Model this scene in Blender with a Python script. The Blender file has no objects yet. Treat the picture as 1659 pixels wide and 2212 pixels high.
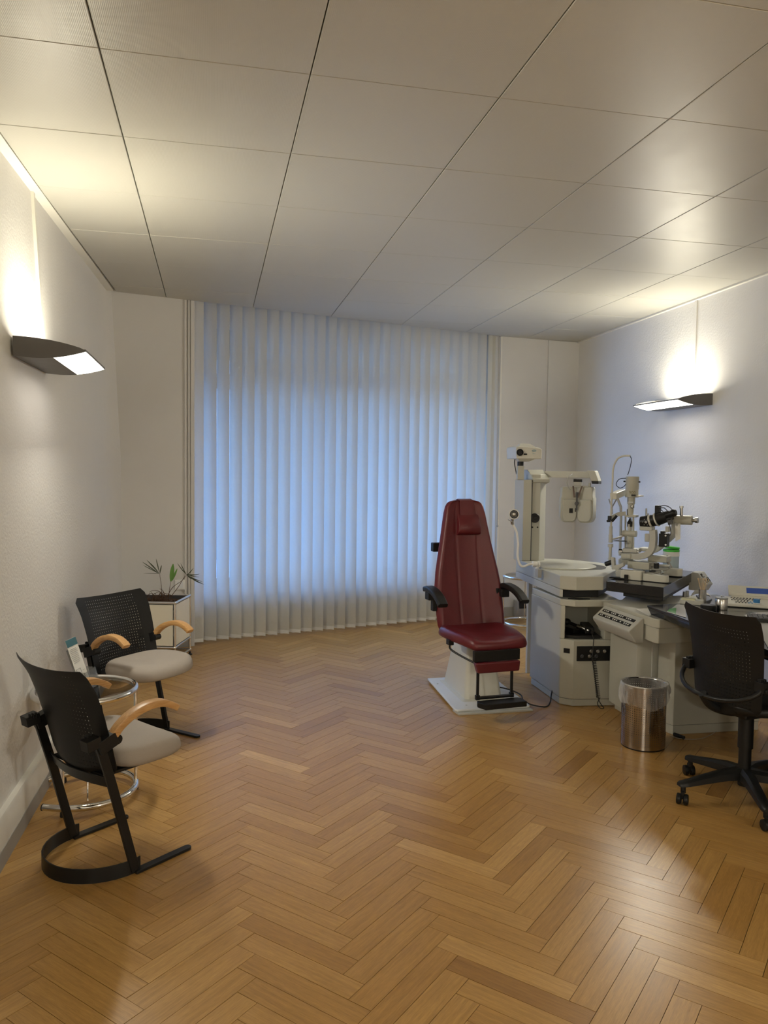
import bpy, math, random
from mathutils import Vector, Matrix
random.seed(7)
PI = math.pi
COL = bpy.context.scene.collection
H = 1.525            # camera height
CZ = 2.95            # ceiling height
# ------------------------------------------------------------ camera
YAW, PIT, ROLL, FPX = 0.218439, 0.052005, -0.0125895, 1668.0
def cam_axes():
    cy, sy, cp, sp, cr, sr = math.cos(YAW), math.sin(YAW), math.cos(PIT), math.sin(PIT), math.cos(ROLL), math.sin(ROLL)
    F = Vector((sy*cp, cy*cp, -sp)); R0 = Vector((cy, -sy, 0)); D = F.cross(R0)
    return cr*R0 + sr*D, -sr*R0 + cr*D, F
CR, CD, CF = cam_axes()
cd = bpy.data.cameras.new('camera'); cam = bpy.data.objects.new('camera', cd); COL.objects.link(cam)
cd.sensor_fit = 'VERTICAL'; cd.sensor_height = 36; cd.lens = FPX/2212*36; cd.clip_start = .02
M = Matrix((CR, -CD, -CF)).transposed().to_4x4(); M.translation = Vector((0, 0, H)); cam.matrix_world = M
bpy.context.scene.camera = cam
O0 = Vector((0, 0, H))
def ray(px, py): return CR*((px-829.5)/FPX) + CD*((py-1106)/FPX) + CF
def atz(px, py, z):
    d = ray(px, py); return O0 + d*((z-H)/d.z)
def aty(px, py, y):
    d = ray(px, py); return O0 + d*(y/d.y)
class Fr:
    """upright local frame: u along deg, v to its left, z up"""
    def __init__(s, x, y, deg):
        a = math.radians(deg); s.o = Vector((x, y, 0)); s.u = Vector((math.cos(a), math.sin(a), 0)); s.v = Vector((-s.u.y, s.u.x, 0)); s.deg = deg
    def w(s, u, v, z): return s.o + s.u*u + s.v*v + Vector((0, 0, z))
    def p(s, px, py, v=0):
        d = ray(px, py); q = s.o + s.v*v; t = (q-O0).dot(s.v)/d.dot(s.v); return O0 + d*t
    def l(s, px, py, v=0):
        W = s.p(px, py, v) - s.o; return W.dot(s.u), W.z
# ------------------------------------------------------------ mesh builder
class MB:
    def __init__(s): s.v = []; s.f = []; s.uv = None
    def add(s, vs, fs):
        n = len(s.v); s.v += [Vector(q) for q in vs]; s.f += [tuple(i+n for i in f) for f in fs]; return s
    def box(s, c, d, rz=0, fr=None, R=None):
        a, b, e = d[0]/2, d[1]/2, d[2]/2; pts = []
        for x in (-a, a):
            for y in (-b, b):
                for z in (-e, e):
                    q = Vector((x, y, z))
                    if R: q = R @ q
                    if rz: q = Matrix.Rotation(rz, 3, 'Z') @ q
                    q = q + Vector(c)
                    pts.append(fr.w(*q) if fr else q)
        return s.add(pts, [(0,1,3,2),(4,6,7,5),(0,4,5,1),(2,3,7,6),(0,2,6,4),(1,5,7,3)])
    def prism(s, poly, z0, z1, f=None):
        n = len(poly); g = f or (lambda x, y, z: Vector((x, y, z)))
        vs = [g(x, y, z0) for x, y in poly] + [g(x, y, z1) for x, y in poly]
        return s.add(vs, [tuple(range(n))[::-1], tuple(range(n, 2*n))] + [(i, (i+1) % n, n+(i+1) % n, n+i) for i in range(n)])
    def loft(s, rings, closed=True, cap=True, loop=False):
        k = len(rings[0]); vs = [q for r in rings for q in r]; fs = []
        m = len(rings)
        for i in range(m if loop else m-1):
            j = (i+1) % m
            for a in range(k if closed else k-1):
                b = (a+1) % k; fs.append((i*k+a, i*k+b, j*k+b, j*k+a))
        if cap and closed and not loop: fs += [tuple(range(k))[::-1], tuple((m-1)*k+a for a in range(k))]
        return s.add(vs, fs)
    def tube(s, pts, r, n=12, closed=False, cap=True, flat=None):
        pts = [Vector(q) for q in pts]; m = len(pts); rs = r if isinstance(r, (list, tuple)) else [r]*m
        T = []
        for i in range(m):
            a = pts[(i-1) % m] if (closed or i) else pts[0]; b = pts[(i+1) % m] if (closed or i < m-1) else pts[-1]
            T.append((b-a).normalized())
        up = Vector((0, 0, 1)) if abs(T[0].z) < .9 else Vector((1, 0, 0))
        N = (up - T[0]*up.dot(T[0])).normalized(); rings = []
        for i in range(m):
            N = (N - T[i]*N.dot(T[i])).normalized(); B = T[i].cross(N)
            rings.append([pts[i] + (N*math.cos(2*PI*k/n) + B*math.sin(2*PI*k/n))*rs[i] for k in range(n)])
        return s.loft(rings, loop=closed, cap=cap)
    def lathe(s, prof, c=(0, 0, 0), n=32, axis=None):
        c = Vector(c); ax = (Vector(axis) if axis else Vector((0, 0, 1))).normalized()
        t = Vector((1, 0, 0)) if abs(ax.x) < .9 else Vector((0, 1, 0)); A = (t - ax*t.dot(ax)).normalized(); B = ax.cross(A)
        return s.loft([[c + ax*z + (A*math.cos(2*PI*k/n) + B*math.sin(2*PI*k/n))*max(r, 1e-5) for k in range(n)] for r, z in prof])
    def cyl(s, a, b, r, n=20):
        a = Vector(a); b = Vector(b); return s.lathe([(r, 0), (r, (b-a).length)], a, n, b-a)
    def sphere(s, c, r, n=14, sc=(1, 1, 1)):
        c = Vector(c); rings = []
        for i in range(n+1):
            t = PI*i/n; rings.append([c + Vector((math.sin(t)*math.cos(2*PI*k/(2*n))*r*sc[0]+1e-6*k, math.sin(t)*math.sin(2*PI*k/(2*n))*r*sc[1], -math.cos(t)*r*sc[2])) for k in range(2*n)])
        return s.loft(rings, cap=False)
    def bar(s, pts, w, t, side):
        """flat bar: width w along 'side', thickness t"""
        pts = [Vector(q) for q in pts]; side = Vector(side).normalized(); rings = []
        for i, q in enumerate(pts):
            T = (pts[min(i+1, len(pts)-1)] - pts[max(i-1, 0)]).normalized(); N = T.cross(side).normalized()
            rings.append([q+side*w/2+N*t/2, q-side*w/2+N*t/2, q-side*w/2-N*t/2, q+side*w/2-N*t/2])
        return s.loft(rings)
    def rbox(s, c, d, r=.01, n=4, fr=None):
        a, b = d[0]/2, d[1]/2; poly = []
        for sx, sy, a0 in ((1, 1, 0), (-1, 1, 90), (-1, -1, 180), (1, -1, 270)):
            for k in range(n+1):
                t = math.radians(a0+90*k/n); poly.append((c[0]+sx*(a-r)+r*math.cos(t), c[1]+sy*(b-r)+r*math.sin(t)))
        return s.prism(poly, c[2]-d[2]/2, c[2]+d[2]/2, (lambda x, y, z: fr.w(x, y, z)) if fr else None)
    def build(s, name, mat, parent=None, bevel=0, loc=None, smooth=35, seg=2, sub=0):
        me = bpy.data.meshes.new(name)
        off = Vector((0, 0, 0))
        q_ = parent
        while q_ is not None:
            if q_.get('_w'): off = Vector(q_.location)
            q_ = q_.parent
        if loc is not None: off = Vector(loc)
        me.from_pydata([tuple(q-off) for q in s.v], [], s.f); me.validate()
        import bmesh
        b = bmesh.new(); b.from_mesh(me); bmesh.ops.recalc_face_normals(b, faces=b.faces); b.to_mesh(me); b.free()
        if s.uv:
            ul = me.uv_layers.new(name='UVMap')
            for p in me.polygons:
                for li, vi in zip(p.loop_indices, p.vertices): ul.data[li].uv = s.uv[vi]
        me.materials.append(mat)
        for p in me.polygons: p.use_smooth = True
        if smooth: me.set_sharp_from_angle(angle=math.radians(smooth))
        o = bpy.data.objects.new(name, me); COL.objects.link(o)
        if loc is not None: o.location = loc
        if parent is not None: o.parent = parent
        if sub:
            m = o.modifiers.new('sub', 'SUBSURF'); m.levels = m.render_levels = sub
        if bevel:
            m = o.modifiers.new('bevel', 'BEVEL'); m.width = bevel; m.segments = seg; m.limit_method = 'ANGLE'; m.angle_limit = math.radians(40); m.harden_normals = True
        return o
def tag(o, label=None, cat=None, group=None, kind=None):
    for k, x in (('label', label), ('category', cat), ('group', group), ('kind', kind)):
        if x: o[k] = x
    return o
def thing(name, label, cat, loc=(0, 0, 0), rz=0, group=None, world=False):
    o = bpy.data.objects.new(name, None); COL.objects.link(o); o.location = loc; o.rotation_euler = (0, 0, rz)
    o.empty_display_size = .05
    tag(o, label, cat, group)
    if world: o['_w'] = 1
    return o
def copy_tree(o, parent=None):
    c = o.copy(); COL.objects.link(c)
    if parent: c.parent = parent
    for ch in list(o.children):
        copy_tree(ch, c)
    return c
def lab(o, t): o['label'] = t; return o
def arc(cx, cy, r, a0, a1, n): return [(cx+r*math.cos(math.radians(a0+(a1-a0)*i/n)), cy+r*math.sin(math.radians(a0+(a1-a0)*i/n))) for i in range(n+1)]
def spline(pts, k=6):
    pts = [Vector(q) for q in pts]; out = []
    for i in range(len(pts)-1):
        p0, p1, p2, p3 = pts[max(i-1, 0)], pts[i], pts[i+1], pts[min(i+2, len(pts)-1)]
        for j in range(k):
            t = j/k; out.append(.5*((2*p1)+(p2-p0)*t+(2*p0-5*p1+4*p2-p3)*t*t+(3*p1-p0-3*p2+p3)*t**3))
    return out+[pts[-1]]
def clip(poly, clipper):
    """Sutherland-Hodgman against a convex ccw polygon"""
    out = poly
    for i in range(len(clipper)):
        a, b = clipper[i], clipper[(i+1) % len(clipper)]
        inside = lambda p: (b[0]-a[0])*(p[1]-a[1])-(b[1]-a[1])*(p[0]-a[0]) >= -1e-9
        inp, out = out, []
        for j in range(len(inp)):
            p, q = inp[j-1], inp[j]
            if inside(p) != inside(q):
                dx, dy = q[0]-p[0], q[1]-p[1]; den = (b[0]-a[0])*dy-(b[1]-a[1])*dx
                t = -((b[0]-a[0])*(p[1]-a[1])-(b[1]-a[1])*(p[0]-a[0]))/den
                out.append((p[0]+t*dx, p[1]+t*dy))
            if inside(q): out.append(q)
        if len(out) < 3: return []
    return out
# ------------------------------------------------------------ materials
def mat(name, col, rough=.5, metal=0, **kw):
    m = bpy.data.materials.new(name); m.use_nodes = True; nt = m.node_tree; b = nt.nodes['Principled BSDF']
    b.inputs['Base Color'].default_value = (*col, 1); b.inputs['Roughness'].default_value = rough; b.inputs['Metallic'].default_value = metal
    for k, x in kw.items():
        if k in ('var', 'bump', 'scale', 'vscale'): continue
        b.inputs[k.replace('_', ' ')].default_value = x
    var = kw.get('var', .04); N = nt.nodes; L = nt.links
    tc = N.new('ShaderNodeTexCoord')
    n1 = N.new('ShaderNodeTexNoise'); n1.inputs['Scale'].default_value = kw.get('vscale', 9); n1.inputs['Detail'].default_value = 4
    L.new(tc.outputs['Object'], n1.inputs['Vector'])
    r = N.new('ShaderNodeMapRange'); r.inputs['To Min'].default_value = 1-var; r.inputs['To Max'].default_value = 1+var
    L.new(n1.outputs['Fac'], r.inputs['Value'])
    mx = N.new('ShaderNodeVectorMath'); mx.operation = 'SCALE'; mx.inputs[0].default_value = col
    L.new(r.outputs['Result'], mx.inputs['Scale']); L.new(mx.outputs[0], b.inputs['Base Color'])
    rr = N.new('ShaderNodeMapRange'); rr.inputs['To Min'].default_value = max(rough-.05, 0.02); rr.inputs['To Max'].default_value = rough+.05
    L.new(n1.outputs['Fac'], rr.inputs['Value']); L.new(rr.outputs['Result'], b.inputs['Roughness'])
    if kw.get('bump'):
        n2 = N.new('ShaderNodeTexNoise'); n2.inputs['Scale'].default_value = kw.get('scale', 200); n2.inputs['Detail'].default_value = 3
        L.new(tc.outputs['Object'], n2.inputs['Vector'])
        bp = N.new('ShaderNodeBump'); bp.inputs['Strength'].default_value = kw['bump']; bp.inputs['Distance'].default_value = .002
        L.new(n2.outputs['Fac'], bp.inputs['Height']); L.new(bp.outputs[0], b.inputs['Normal'])
    return m
def emis(name, col, s):
    m = bpy.data.materials.new(name); m.use_nodes = True; b = m.node_tree.nodes['Principled BSDF']
    b.inputs['Base Color'].default_value = (.8, .8, .8, 1); b.inputs['Emission Color'].default_value = (*col, 1); b.inputs['Emission Strength'].default_value = s
    return m
M_wall = mat('wall_plaster', (.70, .685, .655), .75, bump=.9, scale=70, var=.02)
M_wallb = mat('smooth_wall_paint', (.60, .59, .575), .7, bump=.1, scale=150, var=.02)
M_trim = mat('trim_paint', (.70, .68, .62), .4, var=.03)
M_greytrim = mat('grey_trim', (.30, .29, .27), .45)
M_chrome = mat('chrome', (.82, .82, .82), .08, 1, var=.02)
M_dchrome = mat('dull_chrome', (.42, .42, .41), .3, 1)
M_steel = mat('brushed_steel', (.55, .54, .52), .25, 1)
M_bk = mat('black_plastic', (.010, .010, .010), .42)
M_bkmetal = mat('black_powdercoat', (.012, .012, .012), .36)
M_bkgloss = mat('black_gloss', (.012, .012, .014), .12)
for _m in (M_bk, M_bkmetal): _m.node_tree.nodes['Principled BSDF'].inputs['Specular IOR Level'].default_value = .3
M_rubber = mat('black_rubber', (.012, .012, .012), .6)
M_cream = mat('instrument_cream', (.46, .457, .395), .40)
M_creamp = mat('cream_side_panel', (.47, .47, .43), .42)
M_ivory = mat('ivory_enamel', (.60, .59, .52), .35)
M_panel = mat('ivory_sheet_panel', (.80, .76, .64), .4)
M_lampgrey = mat('lamp_grey', (.11, .105, .10), .45)
M_white = mat('white_enamel', (.72, .74, .76), .35)
M_whitep = mat('white_plastic', (.78, .78, .75), .4)
M_grey = mat('grey_plastic', (.35, .35, .34), .5)
M_dgrey = mat('dark_grey', (.07, .07, .075), .4)
M_red = mat('red_leather', (.115, .010, .015), .38, bump=.25, scale=260, var=.12)
M_fab = mat('grey_beige_fabric', (.36, .32, .28), .9, bump=.6, scale=700, var=.06)
M_soil = mat('potting_granules', (.085, .045, .025), .9, bump=1, scale=120, var=.5, vscale=90)
M_leaf = mat('leaf_green', (.12, .27, .05), .5, var=.2)
M_leafd = mat('dark_leaf', (.06, .075, .04), .6, var=.3)
M_stem = mat('dry_stem', (.09, .045, .022), .8, var=.3)
M_paper = mat('paper', (.78, .77, .72), .7)
M_ink = mat('printed_ink', (.25, .25, .25), .7)
M_teal = mat('teal_print', (.02, .12, .15), .5)
M_blue = mat('blue_plastic', (.03, .17, .40), .4)
M_lcd = mat('blue_display', (.03, .07, .28), .2, Emission_Color=(.03, .08, .35, 1), Emission_Strength=.05)
M_green = mat('green_plastic', (.04, .42, .03), .4)
M_pgreen = mat('green_print', (.03, .25, .03), .5)
M_wipes = mat('pale_blue_label', (.45, .56, .62), .45)
M_wood2 = mat('swab_wood', (.62, .47, .30), .7)
M_gold = mat('engraved_lettering', (.22, .19, .10), .5)
M_lblue = mat('light_blue_print', (.15, .35, .45), .5)
def glassm(name, col, rough=0.0, base=.05):
    m = bpy.data.materials.new(name); m.use_nodes = True; nt = m.node_tree; N = nt.nodes; L = nt.links
    b = N['Principled BSDF']; b.inputs['Base Color'].default_value = (*col, 1); b.inputs['Roughness'].default_value = .03; b.inputs['IOR'].default_value = 1.45
    t = N.new('ShaderNodeBsdfTransparent'); t.inputs[0].default_value = (*col, 1)
    g = N.new('ShaderNodeBsdfGlossy'); g.inputs['Roughness'].default_value = .03+rough
    lw = N.new('ShaderNodeLayerWeight'); lw.inputs[0].default_value = .5
    pw = N.new('ShaderNodeMath'); pw.operation = 'POWER'; pw.inputs[1].default_value = 5; L.new(lw.outputs['Facing'], pw.inputs[0])
    mr = N.new('ShaderNodeMath'); mr.operation = 'MULTIPLY_ADD'; mr.inputs[1].default_value = .9; mr.inputs[2].default_value = base; L.new(pw.outputs[0], mr.inputs[0])
    mx = N.new('ShaderNodeMixShader'); L.new(mr.outputs[0], mx.inputs[0]); L.new(t.outputs[0], mx.inputs[1]); L.new(g.outputs[0], mx.inputs[2])
    L.new(mx.outputs[0], N['Material Output'].inputs['Surface']); return m
M_glass = glassm('window_glass', (.95, .97, .98))
M_smoke = glassm('smoked_table_glass', (.74, .73, .69))
M_acryl = glassm('clear_acrylic', (.80, .81, .80), .1, .16)
def bagmat():
    m = bpy.data.materials.new('clear_bag_film'); m.use_nodes = True; nt = m.node_tree; N = nt.nodes; L = nt.links; b = N['Principled BSDF']
    b.inputs['Base Color'].default_value = (.75, .75, .75, 1); b.inputs['Roughness'].default_value = .2
    t = N.new('ShaderNodeBsdfTransparent'); lw = N.new('ShaderNodeLayerWeight'); lw.inputs[0].default_value = .5
    r = N.new('ShaderNodeMapRange'); r.inputs['To Min'].default_value = .09; r.inputs['To Max'].default_value = .75; L.new(lw.outputs['Facing'], r.inputs[0])
    mx = N.new('ShaderNodeMixShader'); L.new(r.outputs[0], mx.inputs[0]); L.new(t.outputs[0], mx.inputs[1]); L.new(b.outputs[0], mx.inputs[2])
    L.new(mx.outputs[0], N['Material Output'].inputs['Surface']); return m
M_bag = bagmat()
def perforated(name, col, rough, metal, sp, rad, mask=None):
    """holes laid out in UV metres; the sheet is really open there"""
    m = bpy.data.materials.new(name); m.use_nodes = True; nt = m.node_tree; N = nt.nodes; L = nt.links; b = N['Principled BSDF']
    b.inputs['Base Color'].default_value = (*col, 1); b.inputs['Roughness'].default_value = rough; b.inputs['Metallic'].default_value = metal; b.inputs['Specular IOR Level'].default_value = .28 if metal < .5 else .5
    uv = N.new('ShaderNodeUVMap'); sc = N.new('ShaderNodeVectorMath'); sc.operation = 'SCALE'; sc.inputs['Scale'].default_value = 1/sp; L.new(uv.outputs[0], sc.inputs[0])
    fr = N.new('ShaderNodeVectorMath'); fr.operation = 'FRACTION'; L.new(sc.outputs[0], fr.inputs[0])
    sb = N.new('ShaderNodeVectorMath'); sb.operation = 'SUBTRACT'; sb.inputs[1].default_value = (.5, .5, 0); L.new(fr.outputs[0], sb.inputs[0])
    ln = N.new('ShaderNodeVectorMath'); ln.operation = 'LENGTH'; L.new(sb.outputs[0], ln.inputs[0])
    lt = N.new('ShaderNodeMath'); lt.operation = 'LESS_THAN'; lt.inputs[1].default_value = rad/sp; L.new(ln.outputs['Value'], lt.inputs[0])
    sep = N.new('ShaderNodeSeparateXYZ'); L.new(uv.outputs[0], sep.inputs[0]); cur = lt.outputs[0]
    for ch, lo, hi in (mask or []):
        for op, val in (('GREATER_THAN', lo), ('LESS_THAN', hi)):
            q = N.new('ShaderNodeMath'); q.operation = op; q.inputs[1].default_value = val; L.new(sep.outputs[ch], q.inputs[0])
            w = N.new('ShaderNodeMath'); w.operation = 'MULTIPLY'; L.new(cur, w.inputs[0]); L.new(q.outputs[0], w.inputs[1]); cur = w.outputs[0]
    t = N.new('ShaderNodeBsdfTransparent'); mx = N.new('ShaderNodeMixShader'); L.new(cur, mx.inputs[0]); L.new(b.outputs[0], mx.inputs[1]); L.new(t.outputs[0], mx.inputs[2])
    L.new(mx.outputs[0], N['Material Output'].inputs['Surface']); return m
M_shell = perforated('perforated_black_shell', (.009, .009, .009), .46, 0, .0155, .0025, [('X', -.17, .17), ('Y', .03, .40)])
M_binm = perforated('perforated_steel', (.42, .38, .34), .16, 1, .0125, .0023, [('Y', .03, .33)])
def slatmat():
    m = bpy.data.materials.new('blind_fabric'); m.use_nodes = True; nt = m.node_tree; N = nt.nodes; L = nt.links
    N.remove(N['Principled BSDF']); d = N.new('ShaderNodeBsdfDiffuse'); t = N.new('ShaderNodeBsdfTranslucent')
    tc = N.new('ShaderNodeTexCoord'); n = N.new('ShaderNodeTexNoise'); n.inputs['Scale'].default_value = 60; L.new(tc.outputs['Object'], n.inputs['Vector'])
    cr = N.new('ShaderNodeValToRGB'); cr.color_ramp.elements[0].color = (.74, .72, .63, 1); cr.color_ramp.elements[1].color = (.80, .78, .69, 1); L.new(n.outputs['Fac'], cr.inputs[0])
    L.new(cr.outputs[0], d.inputs[0]); t.inputs[0].default_value = (.52, .52, .50, 1)
    mx = N.new('ShaderNodeMixShader'); mx.inputs[0].default_value = .38; L.new(d.outputs[0], mx.inputs[1]); L.new(t.outputs[0], mx.inputs[2])
    L.new(mx.outputs[0], N['Material Output'].inputs['Surface']); return m
M_slat = slatmat()
def beechmat():
    m = mat('beech', (.52, .30, .12), .38, var=0); nt = m.node_tree; N = nt.nodes; L = nt.links; b = N['Principled BSDF']
    tc = N.new('ShaderNodeTexCoord'); mp = N.new('ShaderNodeMapping'); mp.inputs['Scale'].default_value = (6, 90, 60); L.new(tc.outputs['Object'], mp.inputs[0])
    n = N.new('ShaderNodeTexNoise'); n.inputs['Scale'].default_value = 2.5; n.inputs['Detail'].default_value = 6; L.new(mp.outputs[0], n.inputs['Vector'])
    cr = N.new('ShaderNodeValToRGB'); cr.color_ramp.elements[0].position = .3; cr.color_ramp.elements[0].color = (.44, .23, .08, 1); cr.color_ramp.elements[1].position = .7; cr.color_ramp.elements[1].color = (.60, .36, .15, 1)
    L.new(n.outputs['Fac'], cr.inputs[0]); L.new(cr.outputs[0], b.inputs['Base Color']); return m
M_beech = beechmat()
def floormat():
    m = bpy.data.materials.new('oak_parquet'); m.use_nodes = True; nt = m.node_tree; N = nt.nodes; L = nt.links; b = N['Principled BSDF']
    uv = N.new('ShaderNodeUVMap'); uv.uv_map = 'UVMap'; at = N.new('ShaderNodeAttribute'); at.attribute_name = 'plank'
    sx = N.new('ShaderNodeSeparateXYZ'); L.new(at.outputs['Vector'], sx.inputs[0])
    off = N.new('ShaderNodeVectorMath'); off.operation = 'SCALE'; off.inputs['Scale'].default_value = 37; L.new(at.outputs['Vector'], off.inputs[0])
    mp = N.new('ShaderNodeVectorMath'); mp.operation = 'MULTIPLY'; mp.inputs[1].default_value = (5, 85, 1); L.new(uv.outputs[0], mp.inputs[0])
    ad = N.new('ShaderNodeVectorMath'); ad.operation = 'ADD'; L.new(mp.outputs[0], ad.inputs[0]); L.new(off.outputs[0], ad.inputs[1])
    n1 = N.new('ShaderNodeTexNoise'); n1.inputs['Scale'].default_value = 1.0; n1.inputs['Detail'].default_value = 7; n1.inputs['Roughness'].default_value = .62; n1.inputs['Distortion'].default_value = .5; L.new(ad.outputs[0], n1.inputs['Vector'])
    mp2 = N.new('ShaderNodeVectorMath'); mp2.operation = 'MULTIPLY'; mp2.inputs[1].default_value = (30, 700, 1); L.new(uv.outputs[0], mp2.inputs[0])
    n2 = N.new('ShaderNodeTexNoise'); n2.inputs['Scale'].default_value = 1.0; n2.inputs['Detail'].default_value = 3; L.new(mp2.outputs[0], n2.inputs['Vector'])
    c1 = N.new('ShaderNodeValToRGB'); e = c1.color_ramp.elements; e[0].position = .0; e[0].color = (.30, .150, .040, 1); e[1].position = 1; e[1].color = (.62, .39, .145, 1)
    e2 = e.new(.35); e2.color = (.43, .24, .068, 1); e3 = e.new(.7); e3.color = (.50, .295, .092, 1)
    L.new(sx.outputs['X'], c1.inputs[0])
    c2 = N.new('ShaderNodeValToRGB'); c2.color_ramp.elements[0].position = .25; c2.color_ramp.elements[0].color = (.72, .68, .64, 1); c2.color_ramp.elements[1].position = .75; c2.color_ramp.elements[1].color = (1.12, 1.12, 1.12, 1); L.new(n1.outputs['Fac'], c2.inputs[0])
    c3 = N.new('ShaderNodeValToRGB'); c3.color_ramp.elements[0].position = .3; c3.color_ramp.elements[0].color = (.80, .78, .75, 1); c3.color_ramp.elements[1].position = .6; c3.color_ramp.elements[1].color = (1.03, 1.03, 1.03, 1); L.new(n2.outputs['Fac'], c3.inputs[0])
    m1 = N.new('ShaderNodeVectorMath'); m1.operation = 'MULTIPLY'; L.new(c1.outputs[0], m1.inputs[0]); L.new(c2.outputs[0], m1.inputs[1])
    m2 = N.new('ShaderNodeVectorMath'); m2.operation = 'MULTIPLY'; L.new(m1.outputs[0], m2.inputs[0]); L.new(c3.outputs[0], m2.inputs[1])
    L.new(m2.outputs[0], b.inputs['Base Color'])
    rr = N.new('ShaderNodeMapRange'); rr.inputs['To Min'].default_value = .24; rr.inputs['To Max'].default_value = .36; L.new(n1.outputs['Fac'], rr.inputs[0]); L.new(rr.outputs[0], b.inputs['Roughness'])
    bp = N.new('ShaderNodeBump'); bp.inputs['Strength'].default_value = .12; bp.inputs['Distance'].default_value = .001; L.new(n2.outputs['Fac'], bp.inputs['Height']); L.new(bp.outputs[0], b.inputs['Normal'])
    b.inputs['Specular IOR Level'].default_value = .5
    return m
M_floor = floormat()
M_gap = mat('dark_joint', (.05, .025, .01), .8)
def ceilmat():
    m = mat('ceiling_metal_paint', (.48, .468, .42), .40, var=.015); nt = m.node_tree; N = nt.nodes; L = nt.links; b = N['Principled BSDF']
    b.inputs['Metallic'].default_value = 0.0; b.inputs['Specular IOR Level'].default_value = .35
    tc = N.new('ShaderNodeTexCoord'); w = N.new('ShaderNodeTexWave'); w.wave_type = 'BANDS'; w.bands_direction = 'X'; w.inputs['Scale'].default_value = 55
    L.new(tc.outputs['Object'], w.inputs['Vector'])
    bp = N.new('ShaderNodeBump'); bp.inputs['Strength'].default_value = .15; bp.inputs['Distance'].default_value = .001; L.new(w.outputs['Fac'], bp.inputs['Height']); L.new(bp.outputs[0], b.inputs['Normal'])
    return m
M_ceil = ceilmat()

# ------------------------------------------------------------ room shell
def lw_bot(y): return -.86 + .0195*y
def lw_top(y): return (-1.062+.0325*y) if y < 4.386 else -.918+(y-4.386)*.0385
def rw(y): return 3.69 + .0228*y
BW0, BW1 = Vector((-.829, 6.624, 0)), Vector((2.947, 7.687, 0)); BD = (BW1-BW0).normalized(); BN = Vector((-BD.y, BD.x, 0))
def bw(t, d=0, z=0): return BW0 + BD*t + BN*d + Vector((0, 0, z))      # along the window wall, d behind it
TL = (atz(414, 1393, 0).xy.to_3d()-BW0).dot(BD); TR = (atz(1085, 727, CZ).xy.to_3d()-BW0).dot(BD); TE = (BW1-BW0).length
P0 = bw(TR); P9 = Vector((3.905, 7.806, 0)); PD = (P9-P0).normalized(); PN = Vector((-PD.y, PD.x, 0)); PE = (P9-P0).length
def pslab(t0, t1, d0, d1, z0, z1, mb):
    P = [P0+PD*t0+PN*d0, P0+PD*t1+PN*d0, P0+PD*t1+PN*d1, P0+PD*t0+PN*d1]; return mb.prism([(p.x, p.y) for p in P], z0, z1)
YF = -4.0
# floor of herringbone planks
PW, PL = .0803, .4455
def floor():
    ang = math.radians(-1.7); e1 = Vector((math.cos(ang-PI/4), math.sin(ang-PI/4))); e2 = Vector((math.cos(ang+PI/4), math.sin(ang+PI/4))); A = Vector((.0711, 2.2199))
    room = [(-1.0, YF), (rw(YF)+.02, YF), (3.89, 7.80), (2.95, 7.80), (-.16, 7.1), (-.83, 6.66)]
    room = [(-1.05, YF), (3.9, YF), (3.9, 8.0), (2.9, 8.0), (-1.05, 7.0)]
    mb = MB(); at = []; uvs = []
    def plank(u0, u1, v0, v1, along):
        g = .0009
        pu = [(u0+g, v0+g), (u1-g, v0+g), (u1-g, v1-g), (u0+g, v1-g)]
        P = [A + e1*u + e2*v for u, v in pu]; c = sum(P, Vector((0, 0)))/4
        if not (-1.4 < c.x < 4.3 and YF-.4 < c.y < 8.4): return
        q = clip([(p.x, p.y) for p in P], room)
        if len(q) < 3: return
        t = random.random(); tone = min(1, max(0, random.gauss(.54, .155))); tx, ty = random.gauss(0, .0012), random.gauss(0, .0012)
        n = len(mb.v); base = []
        for p in q:
            d = Vector(p)-A; uu, vv = d.dot(e1), d.dot(e2)
            z = max(-.0006, min(.0006, (p[0]-c.x)*tx+(p[1]-c.y)*ty)); mb.v.append(Vector((p[0], p[1], z)))
            uvs.append((uu, vv) if along == 0 else (vv, uu)); at.append((tone, t, 0))
        for p in q:
            mb.v.append(Vector((p[0], p[1], -.006))); uvs.append((0, 0)); at.append((0, t, 0))
        k = len(q); mb.f.append(tuple(range(n, n+k)))
        for i in range(k): mb.f.append((n+i, n+k+i, n+k+(i+1) % k, n+(i+1) % k))
    for i in range(-18, 15):
        for j in range(-95, 80):
            u, v = i*(PL+PW)-j*PW, i*(PL-PW)+j*PW
            plank(u, u+PL, v, v+PW, 0); plank(u-PW, u, v+PW-PL, v+PW, 1)
    mb.uv = uvs
    o = mb.build('floor', M_floor, smooth=20); tag(o, kind='structure')
    a = o.data.attributes.new('plank', 'FLOAT_VECTOR', 'POINT')
    for i, c in enumerate(at): a.data[i].vector = c
    b = MB(); b.prism([(-1.3, YF-.2), (4.1, YF-.2), (4.1, 8.3), (-1.3, 8.3)], -.12, -.005); tag(b.build('floor_screed', M_gap), kind='structure')
floor()
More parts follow.
